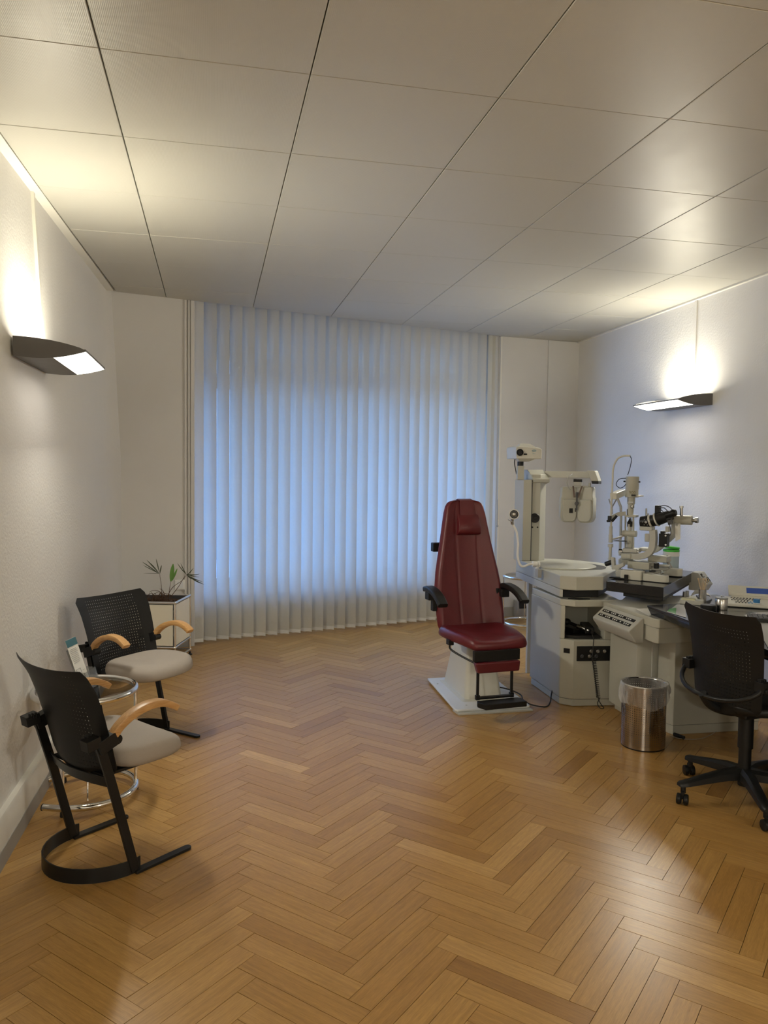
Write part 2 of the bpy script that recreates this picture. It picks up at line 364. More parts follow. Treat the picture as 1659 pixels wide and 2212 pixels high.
# ceiling of metal cassettes
def ceiling():
    sx, sy, ox, oy = .72096, .71459, -.37916, 2.13592
    ycs = lambda y: lw_top(y)+.055
    room = [(ycs(YF), YF), (rw(YF)-.03, YF), (rw(7.77)-.03, 7.77), (BW0.x+.06, BW0.y+.012+.25*.06)]
    room = [(ycs(YF), YF), (rw(YF)-.03, YF), tuple((P9-PD*.07-PN*.004).xy), tuple(bw(TR, -.004).xy), tuple(bw(.07, -.004).xy), (ycs(4.4), 4.4)]
    mb = MB()
    for i in range(-2, 8):
        for j in range(-10, 9):
            gx, gy = .0022, .0011
            p = [(ox+i*sx+gx, oy+j*sy+gy), (ox+(i+1)*sx-gx, oy+j*sy+gy), (ox+(i+1)*sx-gx, oy+(j+1)*sy-gy), (ox+i*sx+gx, oy+(j+1)*sy-gy)]
            q = clip(p, room)
            if len(q) < 3: continue
            c = (sum(a[0] for a in q)/len(q), sum(a[1] for a in q)/len(q)); dz = random.uniform(-.0008, .0008)
            ins = [(a[0]+(c[0]-a[0])*.006, a[1]+(c[1]-a[1])*.006) for a in q]; n = len(q)
            vs = [Vector((a[0], a[1], CZ+.02)) for a in q]+[Vector((a[0], a[1], CZ+.0025+dz)) for a in q]+[Vector((a[0], a[1], CZ+dz)) for a in ins]
            mb.add(vs, [(k, (k+1) % n, n+(k+1) % n, n+k) for k in range(n)]+[(n+k, n+(k+1) % n, 2*n+(k+1) % n, 2*n+k) for k in range(n)]+[tuple(range(2*n, 3*n))])
    tag(mb.build('ceiling', M_ceil, smooth=20), kind='structure')
    b = MB(); b.prism([(-1.3, YF-.2), (4.1, YF-.2), (4.1, 7.84), (3.9, 7.80), (2.97, 7.69), (-1.3, 6.49)], CZ+.02, CZ+.2); tag(b.build('ceiling_slab', M_greytrim), kind='structure')
    # border strips
    ys = [YF+.001, 0, 2, 3.75, 4.386, 5.5, 6.6]; b = MB()
    for k in range(len(ys)-1):
        y0, y1 = ys[k], ys[k+1]
        b.prism([(lw_top(y0)-.02, y0), (ycs(y0)-.0012, y0), (ycs(y1)-.0012, y1), (lw_top(y1)-.02, y1)], CZ-.004, CZ+.02)
    tag(b.build('trim_1', M_trim), kind='structure')
    b = MB(); b.prism([(rw(YF)-.028, YF), (rw(YF)+.02, YF), (rw(7.77)+.02, 7.77), (rw(7.77)-.028, 7.77)], CZ-.012, CZ+.02)
    tag(b.build('trim_2', M_trim), kind='structure')
ceiling()
# left wall leans very slightly; it turns into the window wall in a plumb corner
def left_wall():
    mb = MB(); ys = [YF-.1, -2, 0, 2, 3.75, 4.386, 5.5, 6.2, 6.60]; cols = []
    def ringat(y, xt, xb, yt=None):
        return [Vector((xb, y, -.1)), Vector((xb, y, 0)), Vector((xt, yt or y, CZ)), Vector((xt, yt or y, CZ+.1)), Vector((xt-.35, yt or y, CZ+.1)), Vector((xb-.35, y, -.1))]
    rings = [ringat(y, lw_top(y), lw_bot(y)) for y in ys]
    rings.append(ringat(6.695, -.735, -.731)); rings.append([q+Vector((0, .35, 0)) for q in rings[-1]])
    mb.loft(rings); tag(mb.build('wall_left', M_wall), kind='structure')
left_wall()
b = MB(); b.prism([(rw(YF-.1), YF-.1), (rw(YF-.1)+.25, YF-.1), (rw(8.2)+.25, 8.2), (rw(8.2), 8.2)], -.1, CZ+.1); tag(b.build('wall_right', M_wall), kind='structure')
b = MB(); b.prism([(-1.4, YF-.25), (4, YF-.25), (4, YF), (-1.4, YF)], -.1, CZ+.1); tag(b.build('wall_front', M_wallb), kind='structure')
def tslab(t0, t1, d0, d1, z0, z1, mb=None):
    mb = mb or MB(); P = [bw(t0, d0), bw(t1, d0), bw(t1, d1), bw(t0, d1)]; return mb.prism([(p.x, p.y) for p in P], z0, z1)
WD = .42   # depth of the window recess
t0 = (atz(262, 634, CZ).xy.to_3d()-BW0).dot(BD)
mb = MB(); tslab(-.3, TL, 0, WD+.12, -.1, CZ+.3, mb); pslab(0, PE+.3, 0, .10, -.1, CZ+.3, mb); tslab(TR, TR+.5, .02, WD+.12, -.1, CZ+.3, mb)
tslab(TL, TR, WD-.12, WD+.12, -.1, .42, mb); tslab(TL, TR, .0+WD-.12, WD+.12, CZ-.08, CZ+.3, mb)
tag(mb.build('wall_back', M_wallb), kind='structure')
mb = MB(); tslab(TL-.2, TR+.2, .004, WD+.12, CZ+.16, CZ+.3, mb); tag(mb.build('ceiling_recess', M_wallb), kind='structure')
# pilaster edge lines and mouldings
mb = MB(); tslab(TL-.075, TL-.052, -.012, 0, 0, CZ-.001, mb); tslab(TL-.045, TL-.03, -.02, 0, 0, CZ-.001, mb); tslab(TL-.02, TL+.012, -.014, .05, 0, CZ-.001, mb)
tag(mb.build('trim_3', M_wallb, bevel=.004), kind='structure')
tE = (atz(1180, 736, CZ).xy.to_3d()-P0).dot(PD)
mb = MB(); pslab(tE, PE+.02, -.02, 0, 0, CZ-.001, mb); tag(mb.build('trim_4', M_wallb, bevel=.004), kind='structure')
mb = MB(); tslab(TR-.018, TR, -.006, .05, 0, CZ-.001, mb); tag(mb.build('trim_5', M_trim, bevel=.002), kind='structure')
# baseboards
mb = MB(); ys = [YF, 3, 6.68]
for y0, y1 in zip(ys, ys[1:]):
    f = lambda y: -.855+.0243*y if y < 5 else -.7335+.0146*(y-5)
    mb.add([(lw_bot(y0)-.02, y0, .07), (f(y0), y0, .07), (f(y0), y0, .182), (f(y0)-.006, y0, .193), (lw_top(y0)*.06+lw_bot(y0)*.94-.03, y0, .193),
            (lw_bot(y1)-.02, y1, .07), (f(y1), y1, .07), (f(y1), y1, .182), (f(y1)-.006, y1, .193), (lw_top(y1)*.06+lw_bot(y1)*.94-.03, y1, .193)],
           [(0,1,6,5),(1,2,7,6),(2,3,8,7),(3,4,9,8),(0,4,3,2,1),(5,6,7,8,9)])
tag(mb.build('baseboard_left', M_trim), kind='structure')
mb = MB()
for y0, y1 in zip(ys, ys[1:]):
    mb.prism([(lw_bot(y0)-.02, y0), (f(y0)+.003, y0), (f(y1)+.003, y1), (lw_bot(y1)-.02, y1)], 0, .072)
tag(mb.build('baseboard_kick', M_greytrim), kind='structure')
mb = MB(); pslab(.0, PE, -.022, 0, 0, .10, mb); tslab(.1, TL-.02, -.02, 0, 0, .09, mb); tag(mb.build('baseboard_back', M_greytrim, bevel=.003), kind='structure')
# window in the recess
mb = MB(); n = 4; d0, d1 = WD-.08, WD-.01; span = TR-TL; z0, z1 = .42, CZ-.08
for k in range(n+1):
    tc = TL+span*k/n; w = .05 if 0 < k < n else .07
    tslab(max(TL, tc-w), min(TR, tc+w), d0, d1, z0, z1, mb)
tslab(TL, TR, d0-.005, d1, z0, z0+.11, mb); tslab(TL, TR, d0-.005, d1, z1-.06, z1, mb); tslab(TL, TR, d0-.005, d1, 2.26, 2.40, mb)
wf = tag(mb.build('window_1', M_trim, bevel=.004), kind='structure')
mb = MB(); tslab(TL, TR, WD-.05, WD-.044, z0, z1, mb); mb.build('pane', M_glass, wf)
mb = MB(); tslab(TL, TR, WD-.2, WD+.02, .40, .43, mb); mb.build('window_sill', M_trim, wf, bevel=.004)
# outside: terrace floor, eave above the window, added to cut skylight on upper slats
mb = MB(); tslab(-3, TE+4, WD+.13, 12, -.3, -.1, mb); tag(mb.build('terrace', mat('paving', (.25, .25, .25), .8)), kind='structure')
mb = MB(); tslab(-1, TE+2, WD+.13, WD+1.7, 2.55, 2.95, mb); tag(mb.build('unseen_eave', mat('render_grey', (.3, .3, .3), .8)), kind='structure')  # unseen overhang, added and sized to keep sky light off the upper blind

mb = MB(); tslab(-6, TE+6, 7, 7.4, -.1, 3.3, mb); hw_ = tag(mb.build('house_across_street', mat('render_pale', (.16, .16, .15), .9)), 'pale rendered house wall outside beyond the window', 'building')
# ------------------------------------------------------------ vertical blind
def blind():
    root = thing('vertical_blind', 'beige floor length vertical blind of fabric slats glowing blue across the window', 'blind', bw((TL+TR)/2, .03, 0), math.atan2(BD.y, BD.x))
    pos = [(446,1396),(473,1393.5),(500.4,1390.5),(526.8,1387.5),(553.3,1385),(579.6,1382.5),(605.4,1380),(631,1377.5),(656.4,1375),(681,1372.5)]
    t_a = (atz(446, 1396, 0).xy.to_3d()-BW0).dot(BD); t_b = (atz(681, 1372.5, 0).xy.to_3d()-BW0).dot(BD); sp = (t_b-t_a)/9
    n = int((TR-.035-t_a)/sp); wd = .127; a = math.radians(-46)
    me = None; mid = (TL+TR)/2
    for k in list(range(0, n+1))+[99]:
        t = t_a + sp*k - mid if k < 99 else (TR-.006) - mid
        if me is None:
            mb = MB(); rings = []; zs = [.018, .055, .057, 1.0, 2.0, CZ+.1]
            for z in zs:
                row = []
                for i in range(7):
                    s_ = -i/6*wd; bow = .004*math.sin(PI*i/6); row.append(Vector((s_*math.cos(a)+bow*math.sin(-a), s_*math.sin(a)+bow*math.cos(a), z)))
                rings.append(row)
            mb.loft(rings, closed=False)
            o = mb.build('slat', M_slat, root); me = o.data
            wt = MB(); wt.box((-wd/2*math.cos(a), -wd/2*math.sin(a), .036), (wd*.94, .0025, .028), rz=a); wo = wt.build('bottom_weight', M_whitep, o)
        else:
            o = bpy.data.objects.new('slat', me); COL.objects.link(o); o.parent = root
            wo = wo.copy(); COL.objects.link(wo); wo.parent = o
        o.location = (t, 0, 0); o.rotation_euler = (0, 0, math.radians(random.uniform(-1.6, 1.6)) + (math.radians(40) if k == 0 else math.radians(30) if k == 99 else 0))
        if k == 2 or k == 3: o.rotation_euler.z -= math.radians(2.5)
    mb = MB(); mb.box((0, .0, CZ+.125), (TR-TL-.02, .05, .04)); mb.build('head_rail', M_white, root)
    mb = MB()
    for k in range(-1, n):
        t = t_a+sp*k-mid; q = [Vector((t, -.002, .045)), Vector((t+sp*.4, -.0, .028)), Vector((t+sp, -.002, .045))]; mb.tube(spline(q, 3), .0011, 5)
    mb.build('linking_chain', M_whitep, root)
    wx = TR-.012-mid; mb = MB(); mb.tube([(wx, -.03, CZ+.1), (wx-.004, -.032, 1.25)], .0022, 6); mb.tube([(wx-.004, -.032, 1.25), (wx-.005, -.034, .98)], .004, 8); mb.sphere((wx-.005, -.034, .97), .012, 6)
    mb.build('pull_cord', M_grey, root)
blind()

# ------------------------------------------------------------ lights
WARM = (1.0, .925, .71)
M_glow = emis('lit_diffuser', (1, .93, .82), 3)
M_tube = emis('lit_lamp_tube', WARM, 10)
def wall_lamp():
    # local: x along wall, +y out of the wall, z up; origin at wall, lamp bottom
    r = thing('wall_lamp', '', 'lamp', group='curved uplight wall lamps')
    L2, P = .325, .31
    def prof(y):   # top, bottom z over protrusion
        s = y/P; top = .085*math.cos(s*PI/2)**.75*.62+.03+.004; bot = -.002-.012*math.sin(s*PI)+.03*s*s*1.0; return top, bot
    mb = MB(); yy = [P*i/12 for i in range(13)]
    for sx in (-1, 1):
        pts = [(y, prof(y)[0]) for y in yy]+[(y, prof(y)[1]) for y in reversed(yy)]
        w0, w1 = L2-.006, L2
        def g(x, y, z): return Vector((sx*z, x, y))
        mb.prism(pts, w0, w1, g)
    # inner half underside and outer lip
    y0 = [P*.55*i/6 for i in range(7)]; mb.loft([[Vector((-L2+.004, y, prof(y)[1])), Vector((L2-.004, y, prof(y)[1])), Vector((L2-.004, y, prof(y)[1]+.004)), Vector((-L2+.004, y, prof(y)[1]+.004))] for y in y0])
    mb.box((0, .004, .04), (2*L2, .006, .085)); mb.box((0, P-.003, .033), (2*L2, .007, .010))
    mb.build('housing', M_lampgrey, r)
    y1 = [P*.55+P*.44*i/6 for i in range(7)]
    mb = MB(); mb.loft([[Vector((-L2+.008, y, prof(y)[1])), Vector((L2-.008, y, prof(y)[1])), Vector((L2-.008, y, prof(y)[1]+.003)), Vector((-L2+.008, y, prof(y)[1]+.003))] for y in y1])
    lab(mb.build('diffuser', M_glow, r), 'glowing white diffuser')
    mb = MB(); mb.cyl((-.22, .07, .035), (.22, .07, .035), .012, 12); mb.build('lamp_tube', M_tube, r)
    ld = bpy.data.lights.new('uplight', 'AREA'); ld.shape = 'RECTANGLE'; ld.size = .44; ld.size_y = .05; ld.energy = 5.7; ld.color = WARM
    lo = bpy.data.objects.new('uplight', ld); COL.objects.link(lo); lo.parent = r; lo.location = (0, .085, .062); lo.rotation_euler = (PI-math.radians(24), 0, 0)
    ld = bpy.data.lights.new('downlight', 'AREA'); ld.shape = 'RECTANGLE'; ld.size = .5; ld.size_y = .1; ld.energy = 9; ld.color = (1, .94, .80)
    lo = bpy.data.objects.new('downlight', ld); COL.objects.link(lo); lo.parent = r; lo.location = (0, .262, -.014); lo.rotation_euler = (math.radians(58), 0, 0)
    return r
la = wall_lamp(); la.location = (lw_bot(4.12)*.3+lw_top(4.12)*.7+.003, 4.115, 2.03); la.rotation_euler = (0, 0, -PI/2); la['label'] = 'grey curved uplight lamp on left wall above the black waiting chairs'
lb = copy_tree(la); lb.location = (rw(5.7)-.002, 5.70, 2.083); lb.rotation_euler = (0, 0, PI/2); lb['label'] = 'grey curved uplight lamp on right wall above the slit lamp microscope'
lc = copy_tree(la); lc.location = (lw_bot(-2.)*.3+lw_top(-2.)*.7+.003, -2., 2.03); lc['label'] = 'added fill lamp, copy of the grey curved uplight, on left wall at the near end, out of view'
for ch in lc.children:  # both near-end lamps are unseen, added for fill in the foreground
    if ch.type == 'LIGHT': ch.data = ch.data.copy(); ch.data.energy *= 3.2
ldd = copy_tree(lc); ldd.location = (rw(-1.8)-.002, -1.8, 2.083); ldd.rotation_euler = (0, 0, PI/2); ldd['label'] = 'added fill lamp, copy of the grey curved uplight, on right wall at the near end, out of view'
# cable covers above the lamps
mb = MB(); x0 = lw_bot(4.386)*.3+lw_top(4.386)*.7; xt = lw_top(4.386)
mb.add([(x0-.004, 4.36, 2.13), (x0+.014, 4.36, 2.13), (x0+.014, 4.395, 2.13), (x0-.004, 4.395, 2.13), (xt-.004, 4.36, CZ-.004), (xt+.014, 4.36, CZ-.004), (xt+.014, 4.395, CZ-.004), (xt-.004, 4.395, CZ-.004)],
       [(0,1,2,3),(4,5,6,7),(0,1,5,4),(1,2,6,5),(2,3,7,6),(3,0,4,7)])
tag(mb.build('cable_cover', M_trim, loc=(x0, 4.38, 2.13)), 'narrow vertical cable cover running up left wall from the lamp', 'cable cover', 'cable covers above the wall lamps')
mb = MB(); mb.box((rw(5.62)-.004, 5.63, (2.17+CZ)/2-.006), (.014, .035, CZ-2.18)); tag(mb.build('cable_cover', M_wall, loc=(rw(5.62), 5.63, 2.17)), 'narrow vertical cable cover running up right wall from the lamp', 'cable cover', 'cable covers above the wall lamps')
# ------------------------------------------------------------ visitor chairs (x forward, y left)
def shell_back(mb, zbot, ztop, wbot, wtop, sbot, stop_, wing=.05, th=.006):
    """curved plywood-like shell, returns uv in metres"""
    nu, nv = 20, 18; uv = []
    def pt(i, j, off):
        t = j/nv; a = (i/nu*2-1); z = zbot+(ztop-zbot)*t
        w = (wbot+(wtop-wbot)*t)/2
        rb = 0
        if t < .12: rb = (1-math.sqrt(max(0, 1-((.12-t)/.12)**2)))*.10
        if t > .94: rb = (1-math.sqrt(max(0, 1-((t-.94)/.06)**2)))*.022
        w -= rb
        s = sbot+(stop_-sbot)*t - .03*math.sin(PI*t)*(-1) * .4
        s -= .055*(1-abs(a)**2.2)*(1-.35*t)      # hollow: centre sits further back
        s -= .018*max(0, t-.8)/.2*1.0
        return Vector((s+off, a*w, z + .02*(abs(a)**2)*(1 if t > .5 else 0)*t*.6)), (a*w, (ztop-zbot)*t)
    n0 = len(mb.v)
    for off in (0, -th):
        for j in range(nv+1):
            for i in range(nu+1):
                q, w = pt(i, j, off); mb.v.append(q); uv.append(w)
    N1 = (nu+1)*(nv+1)
    for k in (0, 1):
        for j in range(nv):
            for i in range(nu):
                a = n0+k*N1+j*(nu+1)+i; mb.f.append((a, a+1, a+nu+2, a+nu+1))
    for i in range(nu):
        a = n0+i; mb.f.append((a, a+1, a+1+N1, a+N1)); a = n0+nv*(nu+1)+i; mb.f.append((a, a+1, a+1+N1, a+N1))
    for j in range(nv):
        a = n0+j*(nu+1); mb.f.append((a, a+nu+1, a+nu+1+N1, a+N1)); a += nu; mb.f.append((a, a+nu+1, a+nu+1+N1, a+N1))
    mb.uv = uv
def visitor_chair():
    r = thing('visitor_chair', '', 'chair', group='black shell waiting chairs')
    W = .216
    mb = MB()
    # base hoop behind, flat band standing on edge
    pts = [Vector((.02, W-.004, .03))]+[Vector((.0-.225*math.sin(math.radians(a)), W*math.cos(math.radians(a)), .03)) for a in range(0, 181, 10)]+[Vector((.02, -W+.004, .03))]
    mb.bar(pts, .055, .006, (0, 0, 1)); mb.build('base_hoop', M_bkmetal, r, bevel=.001)
    for sy in (-1, 1):
        mb = MB(); y = sy*W
        mb.bar([(-.148, y, .53), (-.10, y, .37), (-.05, y, .185), (-.004, y, .012)], .014, .034, (0, 1, 0)); mb.build('leg', M_bkmetal, r, bevel=.002)
        mb = MB(); pl = [(-.008, y-.017), (.235, y-.017)]+[(.235+.017*math.sin(math.radians(a)), y-.017*math.cos(math.radians(a))) for a in range(20, 180, 20)]+[(.235, y+.017), (-.008, y+.017)]
        mb.prism(pl, .001, .012); mb.build('foot_runner', M_bkmetal, r, bevel=.002)
        # moulded bracket
        mb = MB(); mb.box((-.125, sy*(W+.002), .535), (.075, .042, .05), R=Matrix.Rotation(math.radians(-20), 3, 'Y')); mb.box((-.18, sy*(W-.004), .545), (.055, .05, .04), R=Matrix.Rotation(math.radians(-10), 3, 'Y'))
        mb.cyl((-.086, sy*(W-.02), .54), (-.086, sy*(W+.022), .54), .018, 14)
        for k in range(3): mb.box((-.195+.012*k, sy*(W-.026), .563), (.004, .016, .022))
        mb.build('arm_bracket', M_bk, r, bevel=.004)
        # bentwood arm
        prof = spline([(-.112, 0, .535), (-.075, 0, .583), (-.02, 0, .618), (.045, 0, .636), (.105, 0, .632), (.148, 0, .613), (.170, 0, .597)], 5)
        wd = [.030+.014*min(1, i/14) for i in range(len(prof))]; th = [.030-.006*i/len(prof) for i in range(len(prof))]; rings = []
        for i, q in enumerate(prof):
            T = (prof[min(i+1, len(prof)-1)]-prof[max(i-1, 0)]).normalized(); N = Vector((-T.z, 0, T.x)); yy = sy*(W+.004+.012*min(1, i/16))
            e = 1 if i < len(prof)-1 else .6
            h, t = wd[i]/2*e, th[i]/2*e; rr = .006; C = Vector((q.x, yy, q.z)); S = Vector((0, 1, 0)); ring = []
            for cx, cy in ((1, 1), (-1, 1), (-1, -1), (1, -1)):
                for (ax, ay) in ((1, .45), (.8, .85), (.45, 1)) if cx*cy > 0 else ((.45, 1), (.8, .85), (1, .45)):
                    ring.append(C+S*(cx*(h-rr*(1-ax)))+N*(cy*(t-rr*(1-ay))))
            rings.append(ring)
        mb = MB(); mb.loft(rings); mb.build('armrest', M_beech, r)
    mb = MB(); pts = [Vector((-.095-.012*math.cos(PI*k/8-PI/2)*3, -W+2*W*k/8, .375+.0*k)) for k in range(9)]
    mb.bar(pts, .045, .006, Vector((-.3, 0, 1))); mb.box((.02, 0, .392), (.26, .34, .012)); mb.build('seat_frame', M_bkmetal, r, bevel=.002)
    # seat cushion
    mb = MB(); rings = []; out = []
    n = 40
    def outline(t):
        a = 2*PI*t; c, s_ = math.cos(a), math.sin(a); x = .088+.178*math.copysign(abs(c)**.62, c); y = .235*math.copysign(abs(s_)**.66, s_)
        y *= (1.0 if x > .0 else 1-.12*min(1, -x/.12))
        return x, y
    for (k, z) in ((.55, .392), (.86, .396), (.97, .412), (1.0, .434), (.985, .455), (.93, .470), (.80, .478), (.55, .476), (.25, .470)):
        ring = []
        for i in range(n):
            x, y = outline(i/n); X, Y = .088+(x-.088)*k, y*k; front = max(0, (X-.14)/.13); zz = z-.035*front**2*(1 if z > .42 else .3)+.012*(abs(Y)/.23)**2*(1 if z > .45 else 0) + .012*max(0, -X)/.1
            ring.append(Vector((X, Y, zz)))
        rings.append(ring)
    mb.loft(rings); mb.build('seat_cushion', M_fab, r, sub=1, smooth=180)
    mb = MB(); shell_back(mb, .385, .803, .44, .49, -.072, -.208, th=.0025); mb.build('back_shell', M_shell, r)
    return r
vc = visitor_chair(); vc.location = (-.419, 3.141, 0); vc.rotation_euler = (0, 0, math.radians(39.5)); vc['label'] = 'black perforated waiting chair in the foreground, seen from behind, beech arms'
v2 = copy_tree(vc); v2.location = (-.405, 4.455, 0); v2.rotation_euler = (0, 0, math.radians(-42.5)); v2['label'] = 'black perforated waiting chair between the glass side table and the white planter'

# ------------------------------------------------------------ chrome and glass side tables
def side_table(name_label, loc, rz, smoked=True):
    r = thing('side_table', name_label, 'table', loc, rz, 'round chrome and glass side tables')
    R, ht = .222, .50
    pts = [(R*math.cos(2*PI*k/48), R*math.sin(2*PI*k/48), ht) for k in range(48)]
    mb = MB(); mb.tube(pts, .0145, 14, closed=True); mb.build('top_ring', M_chrome, r)
    mb = MB(); mb.lathe([(.001, -.004), (R-.012, -.004), (R-.012, .004), (.001, .004)], (0, 0, ht+.004), 48); lab(mb.build('glass_top', M_smoke, r), 'smoked glass disc')
    a0, a1 = math.radians(-112), math.radians(128)
    pts = [Vector((R*math.cos(a0+(a1-a0)*k/40), R*math.sin(a0+(a1-a0)*k/40), .038)) for k in range(41)]
    d = (pts[0]-pts[1]).normalized(); pts = [pts[0]+d*.07]+pts; d = (pts[-1]-pts[-2]).normalized(); pts.append(pts[-1]+d*.07)
    mb = MB(); mb.tube(pts, .0145, 14); mb.build('bottom_ring', M_chrome, r)
    mb = MB(); mb.cyl(pts[0]+(pts[0]-pts[1]).normalized()*.004, pts[0], .0155, 14); mb.build('end_cap', M_rubber, r)
    mb = MB(); mb.cyl(pts[-1], pts[-1]+(pts[-1]-pts[-2]).normalized()*.004, .0155, 14); mb.build('end_cap', M_rubber, r)
    for a in (-107, 10, 125):
        x, y = R*math.cos(math.radians(a)), R*math.sin(math.radians(a))
        mb = MB(); mb.cyl((x, y, .04), (x, y, ht), .009, 14); p = mb.build('post', M_chrome, r)
        mb = MB(); mb.lathe([(.009, 0), (.011, .004), (.011, .02), (.006, .026)], (x, y, .0), 12); mb.build('foot', M_rubber, p)
    mb = MB(); mb.cyl((.03, -.15, .04), (.03, -.15, ht), .004, 8); mb.build('thin_rod', M_chrome, r)
    return r
ta = side_table('round smoked glass table with chrome rings between the two black waiting chairs', (-.575, 3.735, 0), 0)
tb = copy_tree(ta); tb.location = (3.06, 7.18, 0); tb.rotation_euler = (0, 0, math.radians(150)); tb['label'] = 'round chrome ringed side table behind the red chair near the window wall'
# leaflet holder and leaflet on the table
_h = atz(184, 1482, .512); F = Fr(_h.x, _h.y, 74)
r = thing('leaflet_holder', 'clear acrylic leaflet holder standing on the round glass table', 'holder', (F.o.x, F.o.y, .509), world=True)
mb = MB(); t = .003
mb.box((0, 0, .512), (.115, .07, t), fr=F); mb.box((0, .03, .60), (.115, t, .19), fr=F, R=Matrix.Rotation(math.radians(-19), 3, 'X')); mb.box((0, -.035, .55), (.115, t, .08), fr=F, R=Matrix.Rotation(math.radians(-19), 3, 'X'))
for s in (-1, 1):
    mb.add([F.w(s*.0575, -.035, .51), F.w(s*.0575, .01, .51), F.w(s*.0575, .02, .59), F.w(s*.0575, -.025, .59), F.w(s*.0545, -.035, .51), F.w(s*.0545, .01, .51), F.w(s*.0545, .02, .59), F.w(s*.0545, -.025, .59)],
           [(0,1,2,3),(4,5,6,7),(0,1,5,4),(1,2,6,5),(2,3,7,6),(3,0,4,7)])
mb.build('holder_body', M_acryl, r)
r = thing('leaflet', 'printed leaflet with teal header leaning in the acrylic holder', 'leaflet', (F.o.x, F.o.y, .52), world=True)
Rl = Matrix.Rotation(math.radians(-19), 3, 'X')
def lf(mb, u, z, w, h, o): 
    c = Rl @ Vector((u, o, z)); mb.box((c.x, c.y-.004, .517+c.z), (w, .0012, h), fr=F, R=Rl)
mb = MB(); lf(mb, -.0, .115, .10, .225, 0); mb.build('sheet', M_paper, r)
mb = MB(); lf(mb, -.0, .210, .10, .034, -.0012); mb.build('header', M_teal, r)
mb = MB()
for k in range(9): lf(mb, -.006+random.uniform(-.004, .004), .18-.008*k, .07-random.random()*.02, .0018, -.0012)
for a, b_, c, d in ((-.02, .085, .04, .0012), (-.02, .05, .04, .0012), (-.04, .068, .0012, .035), (.0, .068, .0012, .035), (.025, .07, .02, .0012), (.02, .04, .03, .0012)): lf(mb, a, b_, c, d, -.0012)
mb.build('print', M_ink, r)

# ------------------------------------------------------------ planter and plant
F = Fr(-.286, 6.122, 74.3)          # origin: near corner; u along the right side, v along the front
S = .378; z0, z1 = .143, .492
r = thing('planter', 'square planter of ivory panels in a chrome tube frame', 'planter', (F.w(S/2, S/2, 0).x, F.w(S/2, S/2, 0).y, 0), world=True)
corners = [(0, 0), (S, 0), (S, S), (0, S)]
mb = MB()
for z in (z0, z1, .045):
    for i in range(4):
        a, b_ = corners[i], corners[(i+1) % 4]; mb.cyl(F.w(a[0], a[1], z), F.w(b_[0], b_[1], z), .0095, 12)
for u, v in corners:
    mb.cyl(F.w(u, v, .03), F.w(u, v, z1), .0095, 12)
    for z in (z0, z1, .045): mb.sphere(F.w(u, v, z), .0125, 8)
mb.build('tube_frame', M_chrome, r)
for u, v in corners:
    mb = MB(); mb.lathe([(.02, 0), (.02, .008), (.008, .012), (.008, .035)], F.w(u, v, 0), 14); mb.build('foot', M_rubber, r)
for c, d in (((S/2, 0), (S-.03, .004)), ((S/2, S), (S-.03, .004)), ((0, S/2), (.004, S-.03)), ((S, S/2), (.004, S-.03))):
    mb = MB(); mb.box((c[0], c[1], (z0+z1)/2), (d[0], d[1], z1-z0-.03), fr=F); mb.build('panel', M_panel, r)
mb = MB(); mb.box((S/2, S/2, z0+.004), (S-.02, S-.02, .004), fr=F)
for c, d in (((S/2, .014), (S-.028, .006)), ((S/2, S-.014), (S-.028, .006)), ((.014, S/2), (.006, S-.028)), ((S-.014, S/2), (.006, S-.028))):
    mb.box((c[0], c[1], z1-.03), (d[0], d[1], .055), fr=F)
mb.build('liner', M_dgrey, r)
mb = MB(); N = 16; rings = []
for i in range(N+1):
    rings.append([F.w(.02+(S-.04)*i/N, .02+(S-.04)*j/N, z1-.032+random.uniform(-.006, .006)) for j in range(N+1)])
mb.loft(rings, closed=False)
for k in range(520):
    u, v = random.uniform(.03, S-.03), random.uniform(.03, S-.03); mb.sphere(F.w(u, v, z1-.028), random.uniform(.004, .008), 3, (1.2, .9, .8))
tag(mb.build('clay_granules', M_soil, r, smooth=0), kind='stuff')
# plant
PB = F.w(.20, .19, z1-.03)
r = thing('potted_palm', 'sparse palm with thin dry fronds and one bright leaf growing in the planter', 'plant', PB, world=True)
def PP(px, py, dy=0): return aty(px, py, PB.y+dy)
mb = MB()
stems = [[PP(350,1295), PP(349,1270), PP(345,1240)], [PP(364,1295), PP(366,1275), PP(369,1256)], [PP(368,1290), PP(385,1268), PP(396,1250), PP(402,1240)], [PP(360,1292), PP(372,1270), PP(392,1255), PP(404,1242,.03)], [PP(352,1290), PP(345,1278), PP(330,1276), PP(322,1280)], [PP(358,1292), PP(352,1276), PP(345,1272)]]
for s_ in stems: mb.tube(spline(s_, 5), [.0028-.0016*i/(len(s_)*5-4) for i in range(len(s_)*5-4)], 6)
for k in range(46):
    a = random.random()*2*PI; q = PB+Vector((random.uniform(-.055, .055), random.uniform(-.03, .03), 0)); L_ = random.uniform(.03, .10)
    mb.tube(spline([q, q+Vector((math.cos(a)*L_*.3, math.sin(a)*L_*.3, L_*.8)), q+Vector((math.cos(a)*L_*.8, math.sin(a)*L_*.8, L_*random.uniform(.2, .7)))], 4), .0016, 5)
mb.build('stems', M_stem, r)
def leaf(mb, a, b_, w, droop=0, n=8):
    a, b_ = Vector(a), Vector(b_); T = (b_-a); side = T.cross(Vector((.2, 1, .1))).normalized(); rows = []
    for i in range(n+1):
        t = i/n; c = a+T*t+Vector((0, 0, -droop*t*t)); ww = w*math.sin(PI*min(1, t*.92+.06))**.7/2
        rows.append([c-side*ww, c+Vector((0, .002, -.001)), c+side*ww])
    mb.loft(rows, closed=False)
mb = MB(); o1 = PP(345, 1240)
